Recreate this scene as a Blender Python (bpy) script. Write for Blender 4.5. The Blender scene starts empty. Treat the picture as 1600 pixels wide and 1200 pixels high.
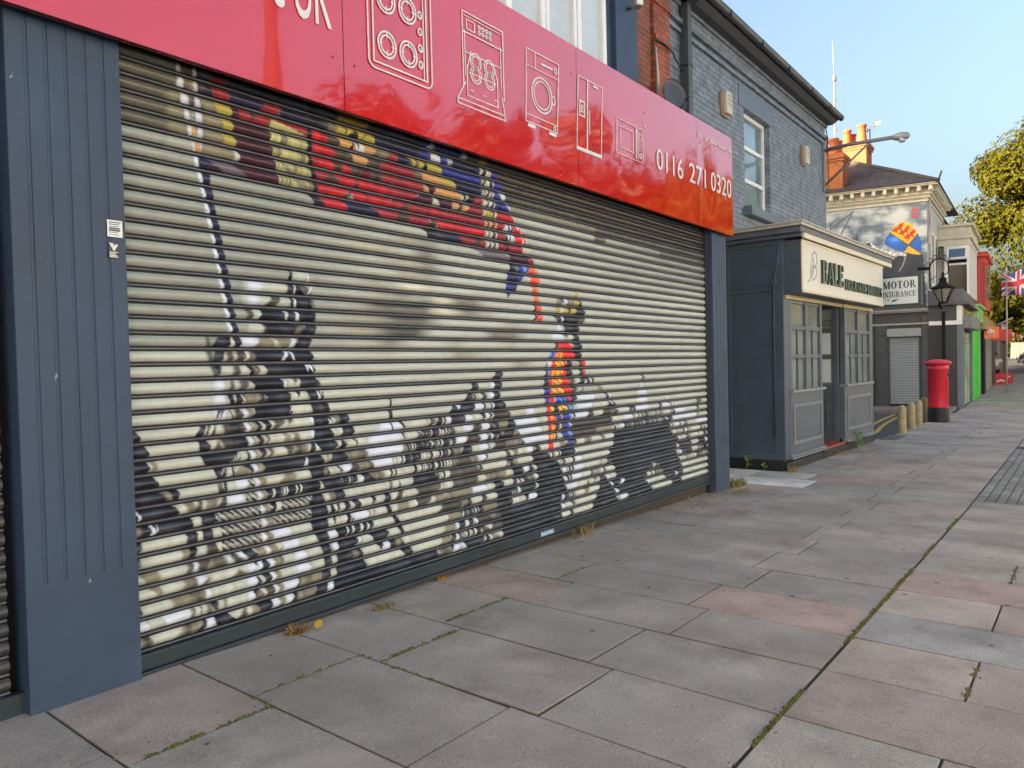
import bpy, math, random
import numpy as np
from mathutils import Matrix, Vector
R_ = math.radians
random.seed(7); rng = np.random.default_rng(11)
scene = bpy.context.scene
C = scene.collection

# ---------------------------------------------------------------- camera
YAW, PITCH_, ROLL, FPX = 0.67097, -0.0229, -0.02475, 1144.86
cd = bpy.data.cameras.new('camera'); cam = bpy.data.objects.new('camera', cd); C.objects.link(cam)
f_ = Vector((math.cos(YAW)*math.cos(PITCH_), math.sin(YAW)*math.cos(PITCH_), math.sin(PITCH_)))
r_ = Vector((math.sin(YAW), -math.cos(YAW), 0)); u_ = r_.cross(f_)
r2 = math.cos(ROLL)*r_ + math.sin(ROLL)*u_; u2 = -math.sin(ROLL)*r_ + math.cos(ROLL)*u_
cam.matrix_world = Matrix(((r2.x, u2.x, -f_.x, 0), (r2.y, u2.y, -f_.y, 0), (r2.z, u2.z, -f_.z, 1.6), (0, 0, 0, 1)))
cd.sensor_fit = 'HORIZONTAL'; cd.sensor_width = 36; cd.lens = 36*FPX/1600
cd.clip_start = 0.05; cd.clip_end = 3000
scene.camera = cam
scene.render.resolution_x = 1024; scene.render.resolution_y = 768

# ---------------------------------------------------------------- sky, sun, exposure
SUN_EL, SUN_AZ = 12.0, 35.0            # azimuth: degrees from -X towards +Y
sdir = Vector((-math.cos(R_(SUN_AZ))*math.cos(R_(SUN_EL)), math.sin(R_(SUN_AZ))*math.cos(R_(SUN_EL)), math.sin(R_(SUN_EL))))
w = bpy.data.worlds.new('World'); scene.world = w; w.use_nodes = True
nt = w.node_tree; bg = nt.nodes['Background']
sky = nt.nodes.new('ShaderNodeTexSky'); sky.sky_type = 'NISHITA'; sky.sun_disc = False
sky.sun_elevation = R_(SUN_EL); sky.sun_rotation = math.atan2(sdir.x, sdir.y)
sky.air_density = 1.0; sky.dust_density = 10.0; sky.ozone_density = 1.3
nt.links.new(sky.outputs[0], bg.inputs[0]); bg.inputs[1].default_value = 0.092
sd = bpy.data.lights.new('sun', 'SUN'); sun = bpy.data.objects.new('sun', sd); C.objects.link(sun)
sd.energy = 4.4; sd.angle = R_(0.5); sd.color = (1.0, 0.80, 0.52)
sun.rotation_mode = 'QUATERNION'; sun.rotation_quaternion = sdir.to_track_quat('Z', 'Y'); sun.location = (0, 0, 40)
vs = scene.view_settings; vs.view_transform = 'Standard'; vs.look = 'None'; vs.gamma = 1.0; vs.use_curve_mapping = False
vs.exposure = 2.85

# ---------------------------------------------------------------- materials
def lin(c): return tuple(((v/255)/12.92 if v/255 <= .04045 else ((v/255+.055)/1.055)**2.4) for v in c)
MATS = {}
def pm(name, col, rough=.6, var=.18, scale=6.0, bump=.0, bscale=None, spec=.5, metal=0., coat=0., dirt=0., attr=None, detail=6, ior=None, chips=None):
    if name in MATS: return MATS[name]
    m = bpy.data.materials.new(name); m.use_nodes = True; t = m.node_tree; N, L = t.nodes, t.links
    p = N['Principled BSDF']
    tc = N.new('ShaderNodeTexCoord')
    n = N.new('ShaderNodeTexNoise'); n.inputs['Scale'].default_value = scale; n.inputs['Detail'].default_value = detail
    L.new(tc.outputs['Object'], n.inputs['Vector'])
    mr = N.new('ShaderNodeMapRange'); mr.inputs[1].default_value = .25; mr.inputs[2].default_value = .75
    mr.inputs[3].default_value = 1-var; mr.inputs[4].default_value = 1+var
    L.new(n.outputs[0], mr.inputs[0])
    mul = N.new('ShaderNodeVectorMath'); mul.operation = 'SCALE'
    if attr:
        a = N.new('ShaderNodeAttribute'); a.attribute_name = attr; L.new(a.outputs['Color'], mul.inputs[0])
    else: mul.inputs[0].default_value = col[:3]
    L.new(mr.outputs[0], mul.inputs['Scale']); out = mul.outputs[0]
    if dirt:
        n2 = N.new('ShaderNodeTexNoise'); n2.inputs['Scale'].default_value = scale*.35; n2.inputs['Detail'].default_value = 9; n2.inputs['Roughness'].default_value = .7
        L.new(tc.outputs['Object'], n2.inputs['Vector'])
        r3 = N.new('ShaderNodeMapRange'); r3.inputs[1].default_value = .52; r3.inputs[2].default_value = .72; r3.inputs[3].default_value = 0; r3.inputs[4].default_value = dirt
        L.new(n2.outputs[0], r3.inputs[0])
        mx = N.new('ShaderNodeMix'); mx.data_type = 'RGBA'; L.new(r3.outputs[0], mx.inputs[0]); L.new(out, mx.inputs[6]); mx.inputs[7].default_value = (.05, .045, .035, 1); out = mx.outputs[2]
    if chips:
        n4 = N.new('ShaderNodeTexNoise'); n4.inputs['Scale'].default_value = chips[0]; n4.inputs['Detail'].default_value = 5; n4.inputs['Roughness'].default_value = .6; mp = N.new('ShaderNodeMapping'); mp.inputs['Scale'].default_value = (1.6, 1.6, .7)
        L.new(tc.outputs['Object'], mp.inputs[0]); L.new(mp.outputs[0], n4.inputs['Vector'])
        r4 = N.new('ShaderNodeMapRange'); r4.inputs[1].default_value = chips[1]; r4.inputs[2].default_value = chips[1]+.012; L.new(n4.outputs[0], r4.inputs[0])
        m4 = N.new('ShaderNodeMix'); m4.data_type = 'RGBA'; L.new(r4.outputs[0], m4.inputs[0]); L.new(out, m4.inputs[6]); m4.inputs[7].default_value = (*chips[2], 1); out = m4.outputs[2]
    L.new(out, p.inputs['Base Color'])
    rr = N.new('ShaderNodeMapRange'); rr.inputs[3].default_value = max(.02, rough-.08); rr.inputs[4].default_value = min(1, rough+.08)
    L.new(n.outputs[0], rr.inputs[0]); L.new(rr.outputs[0], p.inputs['Roughness'])
    p.inputs['Metallic'].default_value = metal; p.inputs['Specular IOR Level'].default_value = spec
    if coat: p.inputs['Coat Weight'].default_value = coat; p.inputs['Coat Roughness'].default_value = .03; p.inputs['Coat IOR'].default_value = 1.72
    if ior: p.inputs['IOR'].default_value = ior
    if bump:
        b = N.new('ShaderNodeBump'); b.inputs['Strength'].default_value = 1; b.inputs['Distance'].default_value = bump
        nb = N.new('ShaderNodeTexNoise'); nb.inputs['Scale'].default_value = bscale or scale*6; nb.inputs['Detail'].default_value = 4
        L.new(tc.outputs['Object'], nb.inputs['Vector']); L.new(nb.outputs[0], b.inputs['Height']); L.new(b.outputs[0], p.inputs['Normal'])
    MATS[name] = m; return m

def brick(name, c1, c2, mortar, ua=1., ub=0., scale=1., rough=.75, bump=.006, bw=.225, bh=.075, ms=.01, var=.25, zoff=0.):
    """brick courses measured along (ua*x+ub*y, z) of the object"""
    if name in MATS: return MATS[name]
    m = bpy.data.materials.new(name); m.use_nodes = True; t = m.node_tree; N, L = t.nodes, t.links; p = N['Principled BSDF']
    tc = N.new('ShaderNodeTexCoord'); sx = N.new('ShaderNodeSeparateXYZ'); L.new(tc.outputs['Object'], sx.inputs[0])
    a = N.new('ShaderNodeMath'); a.operation = 'MULTIPLY'; a.inputs[1].default_value = ua; L.new(sx.outputs[0], a.inputs[0])
    b = N.new('ShaderNodeMath'); b.operation = 'MULTIPLY_ADD'; b.inputs[1].default_value = ub; L.new(sx.outputs[1], b.inputs[0]); L.new(a.outputs[0], b.inputs[2])
    cx = N.new('ShaderNodeCombineXYZ'); L.new(b.outputs[0], cx.inputs[0]); L.new(sx.outputs[2], cx.inputs[1])
    bt = N.new('ShaderNodeTexBrick'); 
    nw = N.new('ShaderNodeTexNoise'); nw.inputs['Scale'].default_value = 3.5; nw.inputs['Detail'].default_value = 5; L.new(tc.outputs['Object'], nw.inputs['Vector'])
    wv = N.new('ShaderNodeVectorMath'); wv.operation = 'MULTIPLY_ADD'; wv.inputs[1].default_value = (.05, .035, 0); L.new(nw.outputs['Color'], wv.inputs[0]); L.new(cx.outputs[0], wv.inputs[2])
    L.new(wv.outputs[0], bt.inputs['Vector'])
    bt.inputs['Scale'].default_value = scale; bt.inputs['Brick Width'].default_value = bw; bt.inputs['Row Height'].default_value = bh
    bt.inputs['Mortar Size'].default_value = ms; bt.inputs['Mortar Smooth'].default_value = .2; bt.inputs['Bias'].default_value = 0
    bt.inputs['Color1'].default_value = (*c1, 1); bt.inputs['Color2'].default_value = (*c2, 1); bt.inputs['Mortar'].default_value = (*mortar, 1)
    n = N.new('ShaderNodeTexNoise'); n.inputs['Scale'].default_value = 5; n.inputs['Detail'].default_value = 8; L.new(tc.outputs['Object'], n.inputs['Vector'])
    mr = N.new('ShaderNodeMapRange'); mr.inputs[1].default_value = .3; mr.inputs[2].default_value = .7; mr.inputs[3].default_value = 1-var; mr.inputs[4].default_value = 1+var; L.new(n.outputs[0], mr.inputs[0])
    mul = N.new('ShaderNodeVectorMath'); mul.operation = 'SCALE'; L.new(bt.outputs[0], mul.inputs[0]); L.new(mr.outputs[0], mul.inputs['Scale']); L.new(mul.outputs[0], p.inputs['Base Color'])
    p.inputs['Roughness'].default_value = rough
    n2 = N.new('ShaderNodeTexNoise'); n2.inputs['Scale'].default_value = 60; n2.inputs['Detail'].default_value = 5; L.new(tc.outputs['Object'], n2.inputs['Vector'])
    h = N.new('ShaderNodeMath'); h.operation = 'MULTIPLY_ADD'; h.inputs[1].default_value = -1.; L.new(bt.outputs['Fac'], h.inputs[0])
    h2 = N.new('ShaderNodeMath'); h2.operation = 'MULTIPLY'; h2.inputs[1].default_value = .5; L.new(n2.outputs[0], h2.inputs[0]); L.new(h2.outputs[0], h.inputs[2])
    bp = N.new('ShaderNodeBump'); bp.inputs['Distance'].default_value = bump; L.new(h.outputs[0], bp.inputs['Height']); L.new(bp.outputs[0], p.inputs['Normal'])
    MATS[name] = m; return m

def glass(name, tint=(.02, .025, .03), rough=.03):
    if name in MATS: return MATS[name]
    m = pm(name, tint, rough=rough, var=.3, scale=1.2, spec=.9); m.node_tree.nodes['Principled BSDF'].inputs['IOR'].default_value = 1.6
    return m

def flute(a): return a

# ---------------------------------------------------------------- mesh builder
class MB:
    def __init__(s): s.v, s.f, s.mi, s.sm = [], [], [], []; s.cur = 0; s.smooth = False
    def add(s, vs_, fs):
        o = len(s.v); s.v += [tuple(map(float, q)) for q in vs_]
        for f in fs: s.f.append([i+o for i in f]); s.mi.append(s.cur); s.sm.append(s.smooth)
    def box(s, x0, x1, y0, y1, z0, z1): s.obox((0, 0), (1, 0), (0, 1), x0, x1, y0, y1, z0, z1)
    def obox(s, o, U, V, a0, a1, b0, b1, z0, z1):
        P = lambda a, b, z: (o[0]+a*U[0]+b*V[0], o[1]+a*U[1]+b*V[1], z)
        s.add([P(a0, b0, z0), P(a1, b0, z0), P(a1, b1, z0), P(a0, b1, z0), P(a0, b0, z1), P(a1, b0, z1), P(a1, b1, z1), P(a0, b1, z1)],
              [(0, 3, 2, 1), (4, 5, 6, 7), (0, 1, 5, 4), (1, 2, 6, 5), (2, 3, 7, 6), (3, 0, 4, 7)])
    def quad(s, *p): s.add(p, [tuple(range(len(p)))])
    def prism(s, poly, o, U, V, N, d0, d1):
        """2-D outline in the (U,V) plane at o, thickness along N from d0 to d1"""
        o, U, V, N = Vector(o), Vector(U), Vector(V), Vector(N); n = len(poly)
        s.add([o+U*a+V*b+N*d0 for a, b in poly]+[o+U*a+V*b+N*d1 for a, b in poly],
              [tuple(range(n))[::-1], tuple(range(n, 2*n))]+[(i, (i+1) % n, n+(i+1) % n, n+i) for i in range(n)])
    def tube(s, pts, r, n=8, cap=True):
        pts = [Vector(p) for p in pts]; rs = r if isinstance(r, (list, tuple)) else [r]*len(pts); rings = []
        sm = s.smooth; s.smooth = True; vs_ = []
        for i, p in enumerate(pts):
            d = (pts[min(i+1, len(pts)-1)]-pts[max(i-1, 0)]).normalized()
            a = d.cross(Vector((0, 0, 1)) if abs(d.z) < .9 else Vector((1, 0, 0))).normalized(); b = d.cross(a)
            vs_ += [p+(a*math.cos(2*math.pi*k/n)+b*math.sin(2*math.pi*k/n))*rs[i] for k in range(n)]
        fs = [(i*n+k, i*n+(k+1) % n, (i+1)*n+(k+1) % n, (i+1)*n+k) for i in range(len(pts)-1) for k in range(n)]
        s.add(vs_, fs); s.smooth = False
        if cap: o = len(s.v)-len(vs_); s.f += [[o+k for k in range(n)][::-1], [o+len(vs_)-n+k for k in range(n)]]; s.mi += [s.cur]*2; s.sm += [False]*2
        s.smooth = sm
    def lathe(s, prof, c, n=24):
        sm = s.smooth; s.smooth = True
        vs_ = [(c[0]+r*math.cos(2*math.pi*k/n), c[1]+r*math.sin(2*math.pi*k/n), c[2]+z) for r, z in prof for k in range(n)]
        fs = [(i*n+k, i*n+(k+1) % n, (i+1)*n+(k+1) % n, (i+1)*n+k) for i in range(len(prof)-1) for k in range(n)]
        s.add(vs_, fs); s.smooth = sm
    def ring(s, c, ra, rb, o, U, V, N, d, n=28, a0=0, a1=2*math.pi, sx=1.):
        """flat annulus sector (radii ra<rb) in the U,V plane, proud by d"""
        for i in range(n):
            t0, t1 = a0+(a1-a0)*i/n, a0+(a1-a0)*(i+1)/n
            q = [(c[0]+sx*r*math.cos(t), c[1]+r*math.sin(t)) for r, t in ((ra, t0), (rb, t0), (rb, t1), (ra, t1))]
            s.prism(q, o, U, V, N, 0, d)
    def line(s, pts, wd, o, U, V, N, d, closed=False):
        pts = list(pts)+([pts[0]] if closed else [])
        for (a, b), (c, e) in zip(pts, pts[1:]):
            l = math.hypot(c-a, e-b) or 1; nx, ny = -(e-b)/l*wd/2, (c-a)/l*wd/2; ex, ey = (c-a)/l*wd/2, (e-b)/l*wd/2
            s.prism([(a-ex-nx, b-ey-ny), (c+ex-nx, e+ey-ny), (c+ex+nx, e+ey+ny), (a-ex+nx, b-ey+ny)], o, U, V, N, 0, d*(1+random.random()*.15))
    def build(s, name, mats, parent=None, bevel=0., col=None):
        me = bpy.data.meshes.new(name); inv = parent_world(parent).inverted() if parent else Matrix()
        me.from_pydata([tuple(inv @ Vector(q)) for q in s.v], [], s.f)
        mats = mats if isinstance(mats, (list, tuple)) else [mats]
        for m in mats: me.materials.append(m)
        me.polygons.foreach_set('material_index', s.mi); me.polygons.foreach_set('use_smooth', s.sm); me.update()
        o = bpy.data.objects.new(name, me); C.objects.link(o)
        if parent: o.parent = parent
        if bevel:
            b = o.modifiers.new('bevel', 'BEVEL'); b.width = bevel; b.segments = 2; b.limit_method = 'ANGLE'; b.angle_limit = R_(40)
        return o
def parent_world(o):
    M = Matrix()
    while o: M = Matrix.LocRotScale(o.location, o.rotation_euler, o.scale) @ M; o = o.parent
    return M
def tag(o, label, cat, group=None):
    o['label'] = label; o['category'] = cat
    if group: o['group'] = group
    return o
def thing(name, label, cat, loc, group=None):
    o = bpy.data.objects.new(name, None); C.objects.link(o); o.location = loc; o.empty_display_size = .2
    o.matrix_world = Matrix.Translation(loc)
    return tag(o, label, cat, group)
def structure(o): o['kind'] = 'structure'; return o
def stuff(o): o['kind'] = 'stuff'; return o
def copy_tree(root, loc, rz=0, label=None):
    r = root.copy(); C.objects.link(r); r.location = loc; r.rotation_euler = (0, 0, rz)
    if label: r['label'] = label
    for ch in root.children:
        c = ch.copy(); C.objects.link(c); c.parent = r
    return r

def zg(x): return -0.15*min(max((x-1.5)/8.25, 0), 1)

# text as mesh outlines mapped to any plane
_txt = {}
def text2d(s):
    if s in _txt: return _txt[s]
    cu = bpy.data.curves.new('lettering', 'FONT'); cu.body = s; cu.resolution_u = 3; cu.extrude = .5; cu.fill_mode = 'BOTH'
    o = bpy.data.objects.new('lettering', cu); C.objects.link(o); bpy.context.view_layer.update()
    me = o.to_mesh(); v = [tuple(q.co) for q in me.vertices]; f = [tuple(q.vertices) for q in me.polygons]; o.to_mesh_clear()
    bpy.data.objects.remove(o); _txt[s] = (v, f); return v, f
def put_text(mb, s, box, o, U, V, N, d):
    v, f = text2d(s); xs = [q[0] for q in v]; ys = [q[1] for q in v]; a0, a1, b0, b1 = min(xs), max(xs), min(ys), max(ys)
    o, U, V, N = Vector(o), Vector(U), Vector(V), Vector(N)
    X0, X1, Z0, Z1 = box
    mb.add([o+U*(X0+(q[0]-a0)/(a1-a0)*(X1-X0))+V*(Z0+(q[1]-b0)/(b1-b0)*(Z1-Z0))+N*(0 if q[2] < 0 else d) for q in v], f)

# a small thick-and-thin serif alphabet: every glyph is a list of strokes in a unit-high box
def G_bar(x0, y0, x1, y1, w): return ('b', x0, y0, x1, y1, w)
TH, TN = .17, .065
def serif(x, y, w=.15): return ('b', x-w, y, x+w, y, .05)
SER = {
 'I': (.34, [('b', .17, 0, .17, 1, TH), ('h', .02, .32, .025), ('h', .02, .32, .975)]),
 'L': (.62, [('b', .17, 0, .17, 1, TH), ('h', .02, .32, .975), ('h', .02, .58, .03), ('b', .58, .02, .58, .3, .05)]),
 'E': (.64, [('b', .17, 0, .17, 1, TH), ('h', .02, .58, .97), ('h', .02, .60, .03), ('h', .2, .46, .52), ('b', .57, .72, .57, .98, .05), ('b', .6, .02, .6, .28, .05), ('b', .46, .42, .46, .62, .045)]),
 'T': (.70, [('b', .35, 0, .35, 1, TH), ('h', .2, .5, .025), ('h', .03, .67, .97), ('b', .045, .72, .045, .98, .05), ('b', .655, .72, .655, .98, .05)]),
 'A': (.80, [('b', .40, .98, .12, .02, TN), ('b', .40, .98, .66, .02, TH), ('h', .22, .56, .33), ('h', .0, .26, .025), ('h', .5, .82, .025)]),
 'N': (.82, [('b', .16, 0, .16, 1, TN), ('b', .66, 0, .66, 1, TN), ('b', .17, .97, .65, .03, TH), ('h', .02, .3, .025), ('h', .02, .2, .975), ('h', .53, .8, .975)]),
 'M': (1.0, [('b', .14, 0, .14, 1, TN), ('b', .84, 0, .84, 1, TH), ('b', .17, .97, .48, .05, TH), ('b', .48, .05, .82, .97, TN), ('h', .02, .28, .025), ('h', .68, .99, .025), ('h', .02, .2, .975), ('h', .8, .99, .975)]),
 'B': (.70, [('b', .17, 0, .17, 1, TH), ('h', .02, .4, .975), ('h', .2, .4, .53), ('h', .02, .42, .025), ('a', .38, .755, .2, .245, -90, 90), ('a', .40, .27, .25, .27, -90, 90)]),
 'R': (.76, [('b', .17, 0, .17, 1, TH), ('h', .02, .4, .975), ('h', .2, .42, .5), ('a', .38, .74, .22, .26, -90, 90), ('b', .42, .5, .68, .02, TH*.9), ('h', .02, .34, .025), ('h', .6, .8, .025)]),
 'K': (.78, [('b', .17, 0, .17, 1, TH), ('h', .02, .34, .975), ('h', .02, .34, .025), ('b', .24, .42, .62, .96, TN), ('b', .36, .56, .66, .02, TH*.9), ('h', .5, .78, .975), ('h', .54, .82, .025)]),
 'O': (.84, [('a', .42, .5, .38, .5, 0, 360)]),
 'C': (.76, [('a', .42, .5, .38, .5, 45, 315), ('b', .69, .68, .69, .96, .05)]),
 'U': (.80, [('b', .17, .3, .17, 1, TH), ('b', .64, .3, .64, 1, TN), ('a', .405, .34, .32, .34, 180, 360), ('h', .02, .32, .975), ('h', .52, .77, .975)]),
 'S': (.58, [('a', .29, .74, .23, .26, 20, 270), ('a', .29, .25, .25, .25, -160, 90), ('b', .52, .72, .52, .97, .05), ('b', .04, .03, .04, .28, .05)]),
 ' ': (.35, []),
}
def put_serif(mb, s, box, o, U, V, N, d, bold=1.0):
    tot = sum(SER[c][0]+.07 for c in s)-.07; X0, X1, Z0, Z1 = box; kx, kz = (X1-X0)/tot, Z1-Z0; x = 0
    for c in s:
        wd, st = SER[c]
        for q in st:
            k = d*(1+random.random()*.25)
            if q[0] == 'h': poly = [(q[1], q[3]-.03), (q[2], q[3]-.03), (q[2], q[3]+.03), (q[1], q[3]+.03)]; mb.prism([(X0+(x+a)*kx, Z0+b*kz) for a, b in poly], o, U, V, N, 0, k)
            elif q[0] == 'b':
                _, a, b, e, g, t = q; t *= bold; h = t/2
                poly = [(a-h, b), (a+h, b), (e+h, g), (e-h, g)]
                if b > g: poly = poly[::-1]
                mb.prism([(X0+(x+i)*kx, Z0+j*kz) for i, j in poly], o, U, V, N, 0, k)
            else:
                _, cx, cy, rx, ry, t0, t1 = q; n = max(6, int(abs(t1-t0)/18))
                for i in range(n):
                    A0, A1 = R_(t0+(t1-t0)*i/n), R_(t0+(t1-t0)*(i+1)/n)
                    pt = []
                    for A, inn in ((A0, 0), (A1, 0), (A1, 1), (A0, 1)):
                        th = (TN+(TH*bold-TN)*abs(math.cos(A))) if c != 'S' else (TN+(TH*bold-TN)*.75)
                        pt.append((cx+(rx-inn*th)*math.cos(A), cy+(ry-inn*min(th, .07 if abs(math.cos(A)) < .5 and c != 'S' else th))*math.sin(A)))
                    mb.prism([(X0+(x+i2)*kx, Z0+j*kz) for i2, j in pt], o, U, V, N, 0, k)
        x += wd+.07
XA, YA, ZA, MY, MX = (1, 0, 0), (0, 1, 0), (0, 0, 1), (0, -1, 0), (-1, 0, 0)

# ================================================================ materials used
M_navy = pm('pillar_paint', (.036, .061, .112), rough=.55, var=.18, scale=3, bump=.0008, bscale=40, dirt=.4, spec=.3, chips=(12, .715, (.36, .36, .35)))
M_dark = pm('dark_steel', (.035, .038, .045), rough=.45, var=.2, scale=4, dirt=.2)
M_bead = pm('shutter_joint_steel', (.100, .112, .145), rough=.38, var=.12, scale=5)
M_groove = pm('shutter_groove', (.012, .012, .015), rough=.7)
M_rail = pm('shutter_rail', (.024, .036, .048), rough=.4, var=.15, scale=3, dirt=.35)
M_red = pm('sign_red', (.50, .008, .010), rough=.09, var=.05, scale=1.2, coat=1., spec=.6, dirt=.10)
M_black = pm('black_soffit', (.007, .007, .009), rough=.8, spec=.2)
M_white = pm('white_vinyl', (.62, .62, .65), rough=.4, var=.03)
M_upvc = pm('white_upvc', (.72, .73, .74), rough=.3, var=.04)
M_grey = pm('grey_paint', (.10, .125, .165), rough=.45, var=.12, scale=3, dirt=.2, bump=.0005)
M_greyd = pm('dark_grey_paint', (.045, .048, .058), rough=.5, var=.15, scale=3, dirt=.2)
M_gutter = pm('gutter_plastic', (.035, .037, .045), rough=.4)
M_gbrick = brick('painted_brick', (.172, .206, .262), (.140, .170, .218), (.085, .106, .140), rough=.55, bump=.016, var=.36, bw=.26, bh=.088, ms=.008)
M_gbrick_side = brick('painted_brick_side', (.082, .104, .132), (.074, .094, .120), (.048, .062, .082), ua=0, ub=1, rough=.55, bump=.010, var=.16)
M_rbrick = brick('red_brick', (.33, .075, .035), (.26, .055, .03), (.10, .06, .045), bump=.008, var=.25)
M_rbrick_side = brick('red_brick_side', (.30, .07, .035), (.22, .05, .03), (.10, .06, .045), ua=.6, ub=1, bump=.008, var=.25)
M_glass = glass('window_glass', (.035, .05, .06))
M_glass_dark = glass('window_glass_dark', (.012, .014, .016))
M_curtain = pm('net_curtain', (.45, .50, .55), rough=.15, var=.12, scale=3, spec=.8)
M_upane = pm('upper_pane', (.13, .19, .22), rough=.06, var=.4, scale=1.5, spec=1., ior=1.7)
M_slate = pm('roof_slate', (.045, .042, .045), rough=.7, var=.35, scale=9, bump=.01)
M_cream = pm('cream_paint', (.62, .56, .42), rough=.5, var=.06, dirt=.1)
M_stone = pm('cream_stucco', (.52, .49, .40), rough=.7, var=.1, dirt=.15)

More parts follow.
